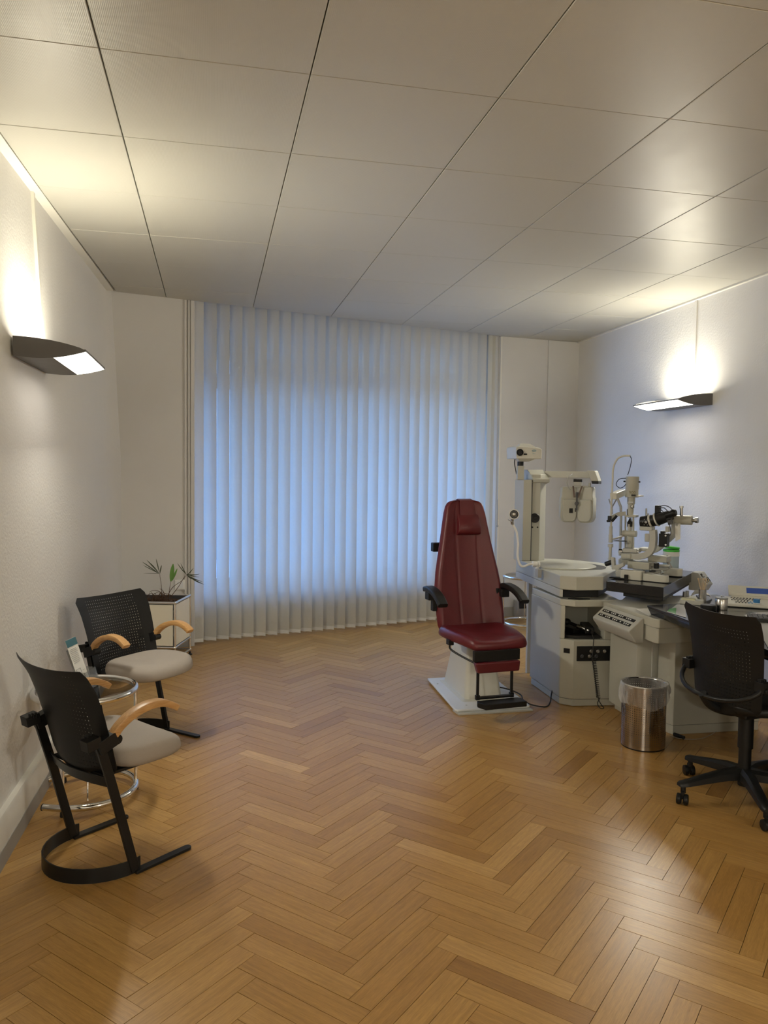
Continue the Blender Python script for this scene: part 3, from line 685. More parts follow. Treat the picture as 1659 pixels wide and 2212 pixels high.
for q, w in (((307,1213), .008), ((309,1220), .006), ((317,1208), .009), ((337,1206), .008), ((349,1217), .009), ((310,1236), .004), ((326,1216), .007)): leaf(mb, o1+(PP(*q)-o1)*random.uniform(0, .15), PP(*q), w, random.uniform(0, .015))
for base, ends in ((PP(402,1240), [(383,1222), (390,1222), (396,1236), (428,1246), (430,1252)]), (PP(404,1242,.03), [(418,1232), (431,1245), (437,1262), (441,1268), (434,1266), (424,1258), (415,1256)])):
    for q in ends: leaf(mb, base, PP(*q), .007, -.02)
mb.build('fronds', M_leafd, r, smooth=180)
mb = MB(); leaf(mb, PP(369,1256), PP(374,1218), .034, 0, 10); leaf(mb, PP(372,1254), PP(383,1228), .016, 0, 8); lab(mb.build('bright_leaf', M_leaf, r, smooth=180), 'broad bright green leaf')
# socket on the pilaster
tS = (atz(388, 1262, .5).xy.to_3d()); 
d_ = ray(388, 1263); tt = (BW0-O0).dot(BN)/d_.dot(BN); sp_ = O0+d_*tt
FB = Fr(0, 0, math.degrees(math.atan2(BD.y, BD.x))); FB.o = Vector((sp_.x, sp_.y, 0))
r = thing('wall_socket', 'white wall socket plate on the window wall behind the planter', 'socket', (sp_.x, sp_.y, sp_.z), world=True)
mb = MB(); mb.box((0, -.006, sp_.z), (.085, .012, .085), fr=FB); mb.build('plate', M_whitep, r, bevel=.003)
mb = MB(); mb.box((0, -.013, sp_.z), (.055, .003, .055), fr=FB); mb.cyl(FB.w(0, -.0145, sp_.z), FB.w(0, -.018, sp_.z), .004, 8); mb.build('insert', M_white, r, bevel=.001)

# ------------------------------------------------------------ red examination chair
E_ = Fr(1.70, 4.95, 6)
ec = thing('examination_chair', 'dark red leather examination chair with footrest on a white pedestal', 'chair', (1.74, 5.0, 0), world=True)
mb = MB(); mb.prism([(1.50, 4.615), (1.515, 4.60), (1.995, 4.60), (2.01, 4.615), (2.02, 5.36), (1.53, 5.36)], .012, .026); mb.build('base_plate', M_white, ec, bevel=.004)
mb = MB(); mb.prism([(1.512, 4.562), (2.01, 4.562), (2.005, 4.66), (1.50, 4.66)], 0, .012); mb.prism([(1.52, 4.62), (1.99, 4.62), (2.0, 5.34), (1.545, 5.34)], 0, .012)
for x, y in ((1.56, 5.2), (1.60, 4.68), (1.93, 4.68), (1.94, 5.2)): mb.cyl((x, y, .02), (x, y, .0285), .007, 10)
mb.build('base_rim', M_creamp, ec, bevel=.002)
mb = MB(); rings = []
for x0, x1, y0, y1, z, rr in ((1.60, 1.90, 4.75, 5.30, .026, .02), (1.625, 1.885, 4.775, 5.275, .034, .03), (1.645, 1.865, 4.82, 5.22, .22, .03), (1.66, 1.85, 4.85, 5.18, .36, .03), (1.685, 1.82, 4.90, 5.13, .415, .03), (1.70, 1.80, 4.93, 5.1, .43, .02)):
    rings.append([Vector((x, y, z)) for cx, cy, a0 in ((x1-rr, y1-rr, 0), (x0+rr, y1-rr, 90), (x0+rr, y0+rr, 180), (x1-rr, y0+rr, 270)) for x, y in arc(cx, cy, rr, a0, a0+90, 4)])
mb.loft(rings); mb.build('pedestal', M_ivory, ec, smooth=50)
# backrest
CB = .028
def hw(z):
    P = [(.445, .205), (.47, .228), (.50, .236), (.60, .238), (.75, .236), (.85, .222), (.95, .202), (1.055, .181), (1.15, .164), (1.24, .148), (1.29, .137), (1.315, .122), (1.328, .10), (1.334, .07)]
    for (a, x), (b_, y) in zip(P, P[1:]):
        if z <= b_: return (x+(y-x)*(z-a)/(b_-a))*1.06
    return .07
def yb(z): return -.01+.20*(z-.45)+.02*math.sin((z-.45)/.88*PI)
mb = MB(); rings = []
for z in (.445, .455, .47, .50, .56, .65, .75, .85, .95, 1.055, 1.15, 1.24, 1.29, 1.315, 1.328, 1.334):
    w = hw(z); y = yb(z); e = 1 if .5 < z < 1.29 else .7; ring = []
    for i in range(65):
        a = i/64*2-1; f = .030*abs(a)**2*(1 if abs(a) < .86 else 1-((abs(a)-.86)/.14)**2*1.6); seam = .0055*math.exp(-((abs(a)*w-.080)/.006)**2)*(1 if z < 1.25 else 0)
        ring.append(E_.w(a*w+CB, y-f*e+seam, z))
    for i in range(25):
        a = 1-i/24*2; t = .085*e*(1-.75*abs(a)**4); ring.append(E_.w(a*w+CB, y+t, z))
    rings.append(ring)
mb.loft(rings); lab(mb.build('backrest', M_red, ec, smooth=70), 'tall tapering padded backrest')
mb = MB(); rings = []
for k in range(13):
    t = k/12; z = 1.095+.145*t; a = .045*math.sin(PI*min(1, t*1.02))**.55*(1-.45*t)+.004; y = yb(z); w = .090-.012*t
    rings.append([E_.w(s*w*c+CB+.018, y-a*d, z) for s, c, d in ((-1, 1, -.3), (-1, 1, .5), (-1, .96, .85), (-1, .8, 1), (0, 0, 1.04), (1, .8, 1), (1, .96, .85), (1, 1, .5), (1, 1, -.3))])
mb.loft(rings); mb.build('head_cushion', M_red, ec, smooth=70, bevel=.004)
mb = MB(); mb.bar([E_.w(CB+.010, yb(z)-.008, z) for z in (1.225, 1.27, 1.31, 1.332)]+[E_.w(CB+.008, yb(1.3)+.035, 1.341), E_.w(CB+.008, yb(1.3)+.085, 1.325)], .105, .006, E_.u); mb.build('cushion_strap', M_red, ec, bevel=.001)
mb = MB(); mb.box((.035, yb(1.0)+.115, 1.005), (.44, .05, .062), fr=E_); mb.build('back_handle', M_bk, ec, bevel=.006)
mb = MB(); mb.box((0, yb(.5)+.10, .58), (.10, .04, .36), fr=E_); mb.box((0, -.12, .428), (.24, .36, .03), fr=E_); mb.cyl(E_.w(0, .03, .40), E_.w(0, .03, .44), .05); mb.build('back_carrier', M_bkmetal, ec, bevel=.004)
# seat cushion
mb = MB(); rings = []
def seat_out(t):
    P = [(-.235, .0), (-.243, -.06), (-.243, -.16), (-.225, -.30), (-.20, -.42), (-.185, -.455), (-.165, -.472), (-.08, -.478), (.0, -.478), (.10, -.476), (.175, -.47), (.198, -.455), (.207, -.41), (.228, -.29), (.24, -.15), (.24, -.05), (.228, .01), (.12, .03), (0, .035), (-.12, .025)]
    return P
P = seat_out(0); c = (0, -.24)
for k, z in ((.80, .433), (.95, .438), (1.0, .450), (1.0, .468), (.985, .487), (.93, .50), (.80, .503), (.5, .492), (.2, .488)):
    rings.append([E_.w(c[0]+(x-c[0])*k, c[1]+(y-c[1])*k, z+.0+(.010 if abs(x) > .17 and .5 < k < .95 else 0)-(.022*max(0, (-y-.38)/.13) if k > .3 else 0)) for x, y in P])
mb.loft(rings); mb.build('seat', M_red, ec, sub=1, smooth=180)
# arms
for s in (-1, 1):
    mb = MB(); pr_ = spline([E_.w(s*.285, .06, .742), E_.w(s*.287, 0, .752), E_.w(s*.289, -.10, .740), E_.w(s*.291, -.18, .712), E_.w(s*.292, -.235, .676)], 4); rings = []
    for i, q in enumerate(pr_):
        T = (pr_[min(i+1, len(pr_)-1)]-pr_[max(i-1, 0)]).normalized(); N = E_.u.cross(T).normalized()
        if N.z < 0: N = -N
        rings.append([q+E_.u*a*.034+N*b_*.018 for a, b_ in ((-1, -.7), (-.8, -1), (.8, -1), (1, -.7), (1, .5), (.75, 1), (-.75, 1), (-1, .5))])
    mb.loft(rings); mb.build('armrest', M_bk, ec, bevel=.004)
    mb = MB(); mb.box((s*.270, .03, .700), (.06, .07, .055), fr=E_); mb.box((s*.235, .06, .66), (.03, .05, .14), fr=E_); mb.build('arm_mount', M_bk, ec, bevel=.005)
mb = MB(); mb.box((-.225, -.20, .432), (.035, .05, .035), fr=E_); q = [E_.w(-.225, -.20, .415), E_.w(-.222, -.21, .385), E_.w(-.17, -.30, .35), E_.w(-.11, -.40, .325), E_.w(-.07, -.42, .335)]; mb.tube(spline(q, 5), .0065, 10); mb.build('tilt_lever', M_bk, ec, bevel=.004)
mb = MB(); mb.box((-.030, -.475, .398), (.312, .03, .066), fr=E_); mb.box((0, -.41, .422), (.2, .14, .014), fr=E_); mb.build('calf_board', M_bk, ec, bevel=.003)
mb = MB(); mb.prism([(-.183, .361), (.125, .361), (.122, .335), (.118, .295), (-.163, .295), (-.176, .335)], -.505, -.46, lambda x, y, z: E_.w(x, z, y)); mb.build('calf_pad', M_red, ec, bevel=.010, seg=3)
for s in (-1, 1):
    mb = MB(); mb.box((s*.117-.033, -.465, .215), (.016, .014, .18), fr=E_); mb.box((s*.117-.033, -.465, .138), (.026, .024, .03), fr=E_); mb.build('footrest_strut', M_bkmetal, ec, bevel=.002)
mb = MB(); mb.box((-.03, -.475, .136), (.23, .03, .014), fr=E_); mb.build('footrest_bar', M_bkmetal, ec, bevel=.002)
mb = MB(); mb.prism([(-.165, -.49), (.115, -.49), (.13, -.51), (.13, -.585), (-.15, -.585), (-.175, -.52)], .092, .126, lambda x, y, z: E_.w(x, y, z)); mb.build('footplate', M_bk, ec, bevel=.004)
# power cable
pts = spline([(1.90, 5.0, .05), (1.99, 4.93, .04), (2.03, 4.82, .034), (2.0, 4.70, .034), (2.03, 4.64, .02), (2.12, 4.62, .006), (2.19, 4.70, .006), (2.235, 4.78, .03), (2.247, 4.79, .06)], 6)
mb = MB(); mb.tube(pts, .0045, 8); tag(mb.build('power_cable', M_rubber, loc=(2.03, 4.64, 0)), 'black cable running from red chair pedestal to the instrument cabinet', 'cable')

# ------------------------------------------------------------ instrument cabinet
P1, P2, P3, P4, P5 = (2.243, 4.677), (2.308, 4.612), (2.600, 4.573), (2.70, 5.10), (2.256, 5.175)
U = thing('instrument_cabinet', 'cream angular instrument cabinet with open niche and round turntable top', 'cabinet', (2.45, 4.9, 0), world=True)
def inset(poly, d):
    n = len(poly); cx = sum(p[0] for p in poly)/n; cy = sum(p[1] for p in poly)/n
    return [(x+(cx-x)*d, y+(cy-y)*d) for x, y in poly]
low = [P1, P2, P3, P4, P5]
mb = MB(); mb.prism(inset(low, .012), .003, .045); lab(mb.build('plinth', M_cream, U, bevel=.002), 'plinth strip')
mb = MB(); mb.prism(low, .047, .44); mb.build('lower_body', M_cream, U, bevel=.006)
mb = MB(); mb.prism([P1, (2.263, 4.657), (2.285, 4.70), (2.29, 5.16), P5], .44, .662); mb.prism([(2.51, 4.585), P3, P4, (2.60, 5.11)], .44, .662); mb.prism([(2.27, 4.98), (2.59, 4.94), P4, P5], .44, .662); mb.build('niche_walls', M_cream, U, bevel=.005)
mb = MB(); mb.prism([(2.235, 4.677), (2.305, 4.604), (2.61, 4.565), (2.70, 5.10), (2.25, 5.175)], .66, .705); mb.build('shelf', M_cream, U, bevel=.006)
# seams of left side door panel
mb = MB(); mb.box((2.2455, 4.93, .36), (.004, .47, .60)); mb.build('side_panel', M_creamp, U, bevel=.002)
mb = MB(); mb.prism([(2.27, 4.70), (2.33, 4.645), (2.50, 4.62), (2.56, 4.92), (2.30, 4.96)], .441, .462); mb.build('niche_tray', M_bk, U, bevel=.003)
mb = MB(); mb.prism([(2.28, 4.66), (2.34, 4.612), (2.42, 4.62), (2.33, 4.68)], .705, .711); mb.build('shelf_mat', M_bk, U, bevel=.001)
# black sockets plate on front face
FU = Fr(2.308, 4.612, math.degrees(math.atan2(P3[1]-P2[1], P3[0]-P2[0])))
mb = MB(); mb.box((.155, -.002, .352), (.27, .008, .098), fr=FU); sp = mb.build('socket_panel', M_bk, U, bevel=.002)
for u, z, m_ in ((.115, .368, M_dchrome), (.160, .368, M_dchrome), (.205, .368, M_dchrome), (.055, .335, M_dgrey), (.105, .335, M_dchrome), (.150, .335, M_dgrey)):
    mb = MB(); mb.lathe([(.012, 0), (.012, .006), (.009, .008), (.009, .002), (.0045, .002), (.0045, .010), (.001, .010)], FU.w(u, -.005, z), 18, -FU.v); mb.build('control_knob', m_, sp)
FC = Fr(P1[0], P1[1], -45)
mb = MB(); mb.box((.045, -.001, .365), (.042, .006, .032), fr=FC); mb.build('side_socket', M_bk, U, bevel=.002)
# upper body
up = [(2.227, 4.672), (2.309, 4.600), (2.494, 4.590), (2.794, 4.95), (2.873, 5.296), (2.70, 5.56), (2.50, 5.66), (2.300, 5.606)]
mb = MB(); mb.prism(up, .768, .86); mb.build('upper_body', M_cream, U, bevel=.007)
mb = MB(); mb.prism([(2.227, 4.674), (2.245, 4.66), (2.33, 5.60), (2.300, 5.606)], .718, .768); mb.build('upper_skirt', M_creamp, U, bevel=.003)
mb = MB(); mb.prism([(2.28, 4.74), (2.52, 4.70), (2.72, 4.95), (2.72, 5.3), (2.5, 5.55), (2.34, 5.55)], .706, .768); mb.build('shadow_gap', M_rubber, U)  # black filler block: the shade of the gap is put into its colour
mb = MB(); cc = (2.475, 5.13); mb.lathe([(.001, .0), (.225, 0), (.225, .007), (.221, .010), (.001, .010)], (cc[0], cc[1], .861), 56); mb.build('turntable', M_cream, U)
mb = MB(); o_ = [(cc[0]+.055+.245*math.cos(math.radians(a)), cc[1]+.245*math.sin(math.radians(a)), .8612) for a in range(-60, 71, 5)]; i_ = [(cc[0]+.226*math.cos(math.radians(a)), cc[1]+.226*math.sin(math.radians(a)), .8612) for a in range(-75, 83, 6)][:27]
mb.loft([[Vector(q) for q in o_], [Vector(q) for q in i_[:len(o_)]]], closed=False); mb.build('turntable_gap', M_rubber, U)
mb = MB(); mb.box((2.36, 5.47, .36), (.03, .03, .72)); mb.build('rear_post', M_creamp, U, bevel=.002)
# instrument column (its own thing)
K = thing('instrument_column', 'tall cream instrument column with hooded arm rising from the cabinet', 'column', (2.39, 5.53, .86), world=True)
mb = MB(); mb.prism([(2.300, 5.485), (2.362, 5.475), (2.372, 5.53), (2.365, 5.63), (2.275, 5.60)], .86, 1.478); mb.build('left_casing', M_cream, K, bevel=.004)
mb = MB(); mb.prism([(2.375, 5.50), (2.435, 5.485), (2.502, 5.53), (2.49, 5.64), (2.37, 5.62)], .86, 1.52); mb.build('right_casing', M_cream, K, bevel=.004)
mb = MB(); mb.prism([(2.36, 5.49), (2.38, 5.50), (2.38, 5.60), (2.36, 5.60)], .861, 1.478); mb.build('slot', M_dgrey, K)
mb = MB(); H_ = [(5.47, 1.46), (5.47, 1.485), (5.60, 1.556), (5.68, 1.556), (5.68, 1.44), (5.56, 1.44)]
mb.loft([[Vector((x, y, z)) for y, z in H_] for x in (2.372, 2.505)]); mb.build('hood', M_cream, K, bevel=.005)
q = aty(1156, 1119, 5.48); mb = MB(); mb.lathe([(.036, 0), (.036, .016), (.033, .020), (.014, .018), (.012, .022), (.001, .022)], q+Vector((0, .01, 0)), 32, (-.2, -1, 0)); mb.build('clamp_knob', M_bk, K)
mb = MB()
for px in (1150, 1161): q = aty(px, 1139, 5.49); mb.cyl(q+Vector((0, .02, 0)), q+Vector((0, -.003, 0)), .006, 12)
mb.build('screw', M_bk, K)
# arm with end cap
A0, A1 = aty(1180, 1024, 5.58), aty(1276, 1026, 5.34)
d = (A1-A0).normalized(); FA = Fr(A0.x, A0.y, math.degrees(math.atan2(d.y, d.x))); Ln = (A1-A0).xy.length
mb = MB(); mb.box((Ln/2, 0, (A0.z+A1.z)/2), (Ln+.02, .035, .050), fr=FA); mb.build('swing_arm', M_cream, K, bevel=.003)
mb = MB(); mb.loft([[FA.w(Ln-.015, y, A1.z+.032), FA.w(Ln+.045, y, A1.z+.032), FA.w(Ln+.075, y, A1.z-.045), FA.w(Ln+.02, y, A1.z-.045)] for y in (-.055, .03)]); mb.build('arm_end_cap', M_cream, K, bevel=.004)
mb = MB(); mb.loft([[FA.w(Ln+.020, y, A1.z-.045), FA.w(Ln+.074, y, A1.z-.045), FA.w(Ln+.074, y, A1.z-.066), FA.w(Ln+.026, y, A1.z-.066)] for y in (-.053, .028)]); mb.build('cap_end', M_bk, K, bevel=.003)
# phoropter
c = aty(1247, 1090, 5.36); FPh = Fr(c.x, c.y, -32)
ph = thing('phoropter', 'cream twin phoropter head hanging from the cabinet swing arm', 'phoropter', (c.x, c.y, c.z), world=True)
zc = c.z; zt = zc+.145
mb = MB(); mb.box((0, 0, zt+.035), (.062, .045, .022), fr=FPh); mb.build('black_collar', M_bk, ph, bevel=.003)
mb = MB(); mb.box((0, 0, zt+.012), (.06, .045, .03), fr=FPh); mb.box((0.02, 0, zt-.008), (.12, .03, .014), fr=FPh); mb.cyl(FPh.w(.085, 0, zt-.01), FPh.w(.085, 0, zt+.02), .01); mb.build('suspension', M_creamp, ph, bevel=.003)
for s, yw in ((-1, 24), (1, -20)):
    fr2 = Fr(FPh.w(s*.066, 0, 0).x, FPh.w(s*.066, 0, 0).y, -14 if s < 0 else -48)
    poly = [(-.058, .125), (-.048, .135), (.040, .135), (.052, .125), (.055, .06), (.062, .05), (.062, -.095), (.048, -.125), (.025, -.135), (-.035, -.135), (-.056, -.118), (-.064, -.09), (-.064, .045), (-.058, .06)]
    if s < 0: poly = [(-x, y) for x, y in poly][::-1]
    mb = MB(); mb.prism(poly, -.025, .045, lambda x, y, z: fr2.w(x, z, zc+y)); hd = mb.build('head_half', M_cream, ph, bevel=.010, seg=3)
    mb = MB(); mb.prism([(x*.86, y*.86-.012) for x, y in poly if y < .07]+[], -.042, -.020, lambda x, y, z: fr2.w(x, z, zc+y)); mb.build('front_cover', M_cream, hd, bevel=.008, seg=3)
    if s < 0:
        mb = MB(); mb.box((.012, -.044, zc-.045), (.026, .008, .035), fr=fr2); mb.box((.045, -.043, zc-.04), (.007, .006, .028), fr=fr2); mb.build('lens_window', M_bk, hd, bevel=.001)
mb = MB(); mb.bar([FPh.w(-.03, -.035, zt-.005), FPh.w(-.018, -.045, zc+.055)], .012, .004, FPh.u); mb.bar([FPh.w(.035, -.035, zt-.005), FPh.w(.008, -.045, zc+.055)], .012, .004, FPh.u); lab(mb.build('bracket_strip', mat('brown_strip', (.10, .06, .045), .4), ph), 'brown metal strips')
mb = MB(); mb.cyl(FPh.w(.0, -.06, zc+.01), FPh.w(.0, -.03, zc+.01), .014, 16); mb.box((0, -.04, zc+.075), (.02, .015, .04), fr=FPh); mb.cyl(FPh.w(0, -.045, zc+.09), FPh.w(0, -.045, zc-.04), .006); mb.build('forehead_rest', M_dgrey, ph, bevel=.002)
mb = MB(); mb.tube(spline([aty(1236, 1024, 5.36), aty(1228, 1031, 5.33), aty(1225, 1045, 5.33), aty(1232, 1058, 5.33)], 5), .004, 8); mb.build('hose', M_grey, ph)
# chart projector
c = aty(1131, 978, 5.55); FJ = Fr(c.x, c.y, -12)
pj = thing('chart_projector', 'cream eye chart projector on top of the instrument column', 'projector', (c.x, c.y, c.z), world=True)
mb = MB()
def g_(x, y, z): return FJ.w(x, z, c.z+y)
mb.loft([[g_(x, y, z) for x, y in ((-.075*k+ox, -.048), (.115*k+ox, -.048), (.118*k+ox, -.01), (.118*k+ox, .022), (.10*k+ox, .035+e), (-.07*k+ox, .045+e), (-.080*k+ox, .03))] for z, k, ox, e in ((-.09, 1, .005, 0), (-.02, 1.02, .0, .006), (.13, .95, -.035, .0))])
mb.build('housing', M_ivory, pj, bevel=.006)
mb = MB(); mb.loft([[g_(-.05, .043, z0), g_(.085, .040, z0), g_(.045, .068, z1), g_(-.03, .070, z1)] for z0, z1 in ((-.06, -.02), (.09, .05))]); mb.loft([[g_(-.06, -.047, z0), g_(.075, -.047, z0), g_(.035, -.068, z1), g_(-.035, -.068, z1)] for z0, z1 in ((-.08, -.05), (.09, .05))]); mb.build('roof_hood', M_ivory, pj, bevel=.004)
mb = MB(); mb.lathe([(.026, 0), (.026, .014), (.022, .018), (.018, .006), (.001, .006)], g_(-.045, -.0, -.088), 28, -FJ.v); mb.build('lens', M_bk, pj)
mb = MB(); mb.box((-.004, -.092, c.z-.014), (.024, .004, .013), fr=FJ); mb.build('sensor_window', M_bk, pj)
mb = MB(); mb.tube([g_(.062+.016*math.cos(PI*k/8), .014+.007*math.sin(PI*k/8), -.0915) for k in range(16)], .0012, 5, closed=True)
for k in range(4): mb.box((.053+.006*k, -.0915, c.z+.014), (.003, .0015, .006), fr=FJ)
for k in range(3): mb.box((.054+.007*k, -.0915, c.z-.008), (.004, .0015, .003), fr=FJ)
mb.build('maker_mark', M_lblue, pj)
mb = MB(); mb.cyl(g_(-.022, -.068, 0), g_(-.022, -.10, 0), .024, 20); mb.build('swivel', M_bk, pj)
mb = MB(); mb.box((-.022, 0, (c.z-.10+1.478)/2), (.05, .05, c.z-.10-1.478), fr=FJ); mb.build('neck', M_cream, pj, bevel=.003)
mb = MB(); mb.tube(spline([g_(-.06, -.05, .03), g_(-.062, -.08, .03), g_(-.055, -.12, .03), g_(-.045, -.165, .03)], 4), .004, 8); mb.build('cable', M_rubber, pj)
# gooseneck lamp
gl = thing('gooseneck_lamp', 'white gooseneck examination lamp clamped to the cabinet edge', 'lamp', aty(1160, 1222, 5.05), world=True)
pts = spline([aty(x, y, 5.05) for x, y in ((1152, 1218), (1143, 1219), (1134, 1223), (1127, 1223), (1121, 1215), (1118, 1198), (1119, 1175), (1116, 1150), (1108, 1133))], 5)
mb = MB(); mb.tube(pts, [.0085+.0015*math.sin(i*1.9) *0 for i in range(len(pts))], 10); mb.build('flexible_neck', M_whitep, gl)
q = aty(1110, 1111, 5.0); ax = (-q+Vector((.9, 1.2, 1.6))).normalized(); ax = Vector((-.25, -1, .05)).normalized()
mb = MB(); mb.lathe([(.012, .035), (.028, .03), (.034, .0), (.036, -.004), (.036, -.012), (.029, -.012), (.026, .004), (.012, .015), (.001, .016)], q, 32, -ax); mb.build('lamp_head', M_dchrome, gl)
mb = MB(); mb.lathe([(.001, 0), (.013, -.002), (.013, -.008), (.008, -.010), (.001, -.010)], q, 20, -ax); mb.build('bulb', M_dchrome, gl)
mb = MB(); mb.lathe([(.028, 0), (.024, -.013), (.017, -.013), (.017, -.004)], q, 28, -ax); mb.build('reflector_ring', M_dgrey, gl)
mb = MB(); a_ = aty(1107, 1133, 5.05); mb.tube([a_, aty(1106, 1127, 5.05), q-ax*.02], .010, 10); mb.tube([aty(1098, 1122, 5.04), aty(1106, 1127, 5.04)], .004, 6); mb.build('joint', M_dchrome, gl)
mb = MB(); mb.cyl(aty(1150, 1218, 5.05), aty(1160, 1219, 5.05), .02, 20); mb.cyl(aty(1161, 1219, 5.05), aty(1165, 1219, 5.05), .021, 20); mb.cyl(aty(1160, 1222, 5.05), aty(1160, 1234, 5.05), .014, 16); mb.build('clamp_joint', M_whitep, gl, bevel=.002)
mb = MB(); mb.box(tuple(aty(1163, 1238, 5.0)), (.03, .05, .06)); mb.build('clamp', M_grey, gl, bevel=.003)
# handpiece in the niche with coiled cord
hp = thing('ophthalmoscope_handle', 'dark handheld ophthalmoscope with steel handle lying in the cabinet niche', 'instrument', (2.40, 4.75, .47), world=True)
a_, b_ = Vector((2.36, 4.80, .52)), Vector((2.44, 4.655, .488)); mid_ = a_.lerp(b_, .42)
mb = MB(); mb.cyl(mid_, b_, .0145, 18); mb.build('handle', M_steel, hp, bevel=.001)
mb = MB(); mb.cyl(a_, mid_, .011, 14); mb.sphere(a_+Vector((-.01, .01, .004)), .028, 8, (1, 1, .8)); mb.cyl(b_, b_+(b_-a_).normalized()*.006, .012, 14); mb.build('head', M_bk, hp)
mb = MB(); mb.box((2.40, 4.80, .477), (.13, .16, .03), rz=.2); mb.box((2.47, 4.75, .49), (.06, .2, .045), rz=-.3); tag(mb.build('instrument_cradle', M_bk, bevel=.006, loc=(2.42, 4.78, .462)), 'black cradle block for hand instruments inside the cabinet niche', 'cradle')
pts = [b_+Vector((.005, -.008, 0)), Vector((2.44, 4.60, .45)), Vector((2.43, 4.582, .40)), Vector((2.425, 4.575, .36))]; pts = spline(pts, 5)
top = Vector((2.425, 4.571, .34)); bot = Vector((2.455, 4.545, .07)); co = []
for k in range(0, 24*16+1):
    t = k/(24*16); co.append(top.lerp(bot, t)+Vector((.0115*math.cos(k*2*PI/16), .009*math.sin(k*2*PI/16)-.004, .012*math.sin(t*PI))))
end = spline([co[-1], Vector((2.45, 4.54, .035)), Vector((2.455, 4.515, .012)), Vector((2.485, 4.52, .008)), Vector((2.475, 4.545, .03)), Vector((2.46, 4.552, .07)), Vector((2.44, 4.563, .20)), Vector((2.425, 4.585, .335))], 5)
mb = MB(); mb.tube(pts+co[8:]+end[1:], .0028, 6); tag(mb.build('coiled_cord', M_rubber, loc=(2.44, 4.56, 0)), 'black coiled cord hanging in front of the cabinet from the handle', 'cord')

# ------------------------------------------------------------ desk joined to the cabinet
D = thing('instrument_desk', 'cream desk carcass with push button console joined to the instrument cabinet', 'desk', (2.8, 4.2, 0), world=True)
mb = MB(); mb.prism([(2.458, 4.52), (2.458, 3.925), (2.475, 3.90), (3.20, 3.90), (3.20, 4.66), (2.72, 4.70), (2.615, 4.565)], .655, .708); mb.build('desk_top', M_cream, D, bevel=.006)
mb = MB(); mb.prism([(2.468, 4.15), (2.468, 3.93), (2.48, 3.912), (3.19, 3.912), (3.19, 4.15)], .565, .654); mb.build('front_beam', M_cream, D, bevel=.004)
mb = MB(); mb.prism([(2.525, 4.535), (2.505, 4.18), (2.535, 4.16), (3.15, 4.16), (3.15, 4.62), (2.61, 4.56)], .05, .654); mb.prism([(2.56, 4.52), (2.545, 4.2), (3.1, 4.2), (3.1, 4.6)], .002, .05); mb.build('left_carcass', M_cream, D, bevel=.004)
mb = MB(); mb.box((2.60, 4.152, .35), (.02, .012, .59)); mb.build('edge_strip', M_creamp, D, bevel=.002)
mb = MB(); mb.prism([(2.632, 4.027), (2.643, 3.994), (3.215, 3.976), (3.215, 4.12), (2.632, 4.15)], .055, .564); mb.build('right_pedestal', M_cream, D, bevel=.004)
mb = MB(); mb.prism([(2.636, 4.03), (2.647, 3.998), (3.21, 3.980), (3.21, 4.12), (2.636, 4.15)], .0, .053); mb.build('pedestal_plinth', M_cream, D, bevel=.002)
# console box
q = [(4.47, .672), (4.47, .60), (4.47, .56)]
mb = MB(); pr2 = [(2.458, .688), (2.445, .690), (2.362, .618), (2.366, .603), (2.41, .545), (2.458, .543)]
mb.loft([[Vector((x+.0*z, y, z)) for x, z in pr2] for y in (4.475, 4.03)]); cs = mb.build('button_console', M_grey if False else M_creamp, D, bevel=.006)
sl = Vector((2.362-2.445, 0, .618-.690)).normalized(); nn = Vector((sl.z, 0, -sl.x))
if nn.z < 0: nn = -nn
Rr = Matrix((sl, Vector((0, 1, 0)), nn)).transposed()
for t in (.32, .66):
    c_ = Vector((2.445, 4.2525, .690)).lerp(Vector((2.362, 4.2525, .618)), t)
    mb = MB(); mb.box(c_+nn*.001, (.019, .375, .004), R=Rr); st = mb.build('button_strip', M_bk, cs)
    for k in range(16):
        if k % 4 == 3 and t < .5 or (t > .5 and k in (2, 6, 10, 12)): continue
        mb = MB(); mb.box(c_+nn*.0035+Vector((0, .165-.022*k, 0)), (.009, .010, .003), R=Rr); mb.build('push_button', M_whitep, st, bevel=.001)
mb = MB(); mb.box((2.78, 3.908, .625), (.115, .012, .085)); so = mb.build('socket_plate', M_bk, D, bevel=.002)
for x in (2.752, 2.808): mb = MB(); mb.tube([(x+.009*math.cos(a), 3.901, .63+.009*math.sin(a)) for a in [2*PI*k/16 for k in range(16)]], .0016, 6, closed=True); mb.build('socket_ring', M_dchrome, so)
# swivel table carrying the slit lamp
TA, TB, TC, TD = (2.512, 4.585), (2.73, 4.27), (3.43, 4.97), (3.20, 5.26)
M_granite = mat('black_speckled_laminate', (.016, .016, .017), .13, var=.5, vscale=400)
W = thing('swivel_table', 'black swivel table top carrying the slit lamp beside the cream cabinet', 'table', (2.95, 4.75, .70), world=True)
mb = MB(); mb.prism([TA, TB, TC, TD], .766, .83); mb.build('table_top', M_granite, W, bevel=.003)
mb = MB(); mb.prism([(TA[0]*.7+TB[0]*.3+.012, TA[1]*.7+TB[1]*.3+.012), (TB[0]+.01, TB[1]+.02), (TC[0]-.1, TC[1]-.08), (3.1, 5.1)], .742, .766); mb.build('under_plate', M_bk, W, bevel=.003)
mb = MB(); mb.cyl((2.98, 4.64, .7085), (2.98, 4.64, .742), .05); mb.cyl((3.1, 4.60, .709), (3.1, 4.60, .745), .012); mb.cyl((3.14, 4.63, .709), (3.14, 4.63, .745), .012); mb.build('swivel_post', M_dchrome, W)
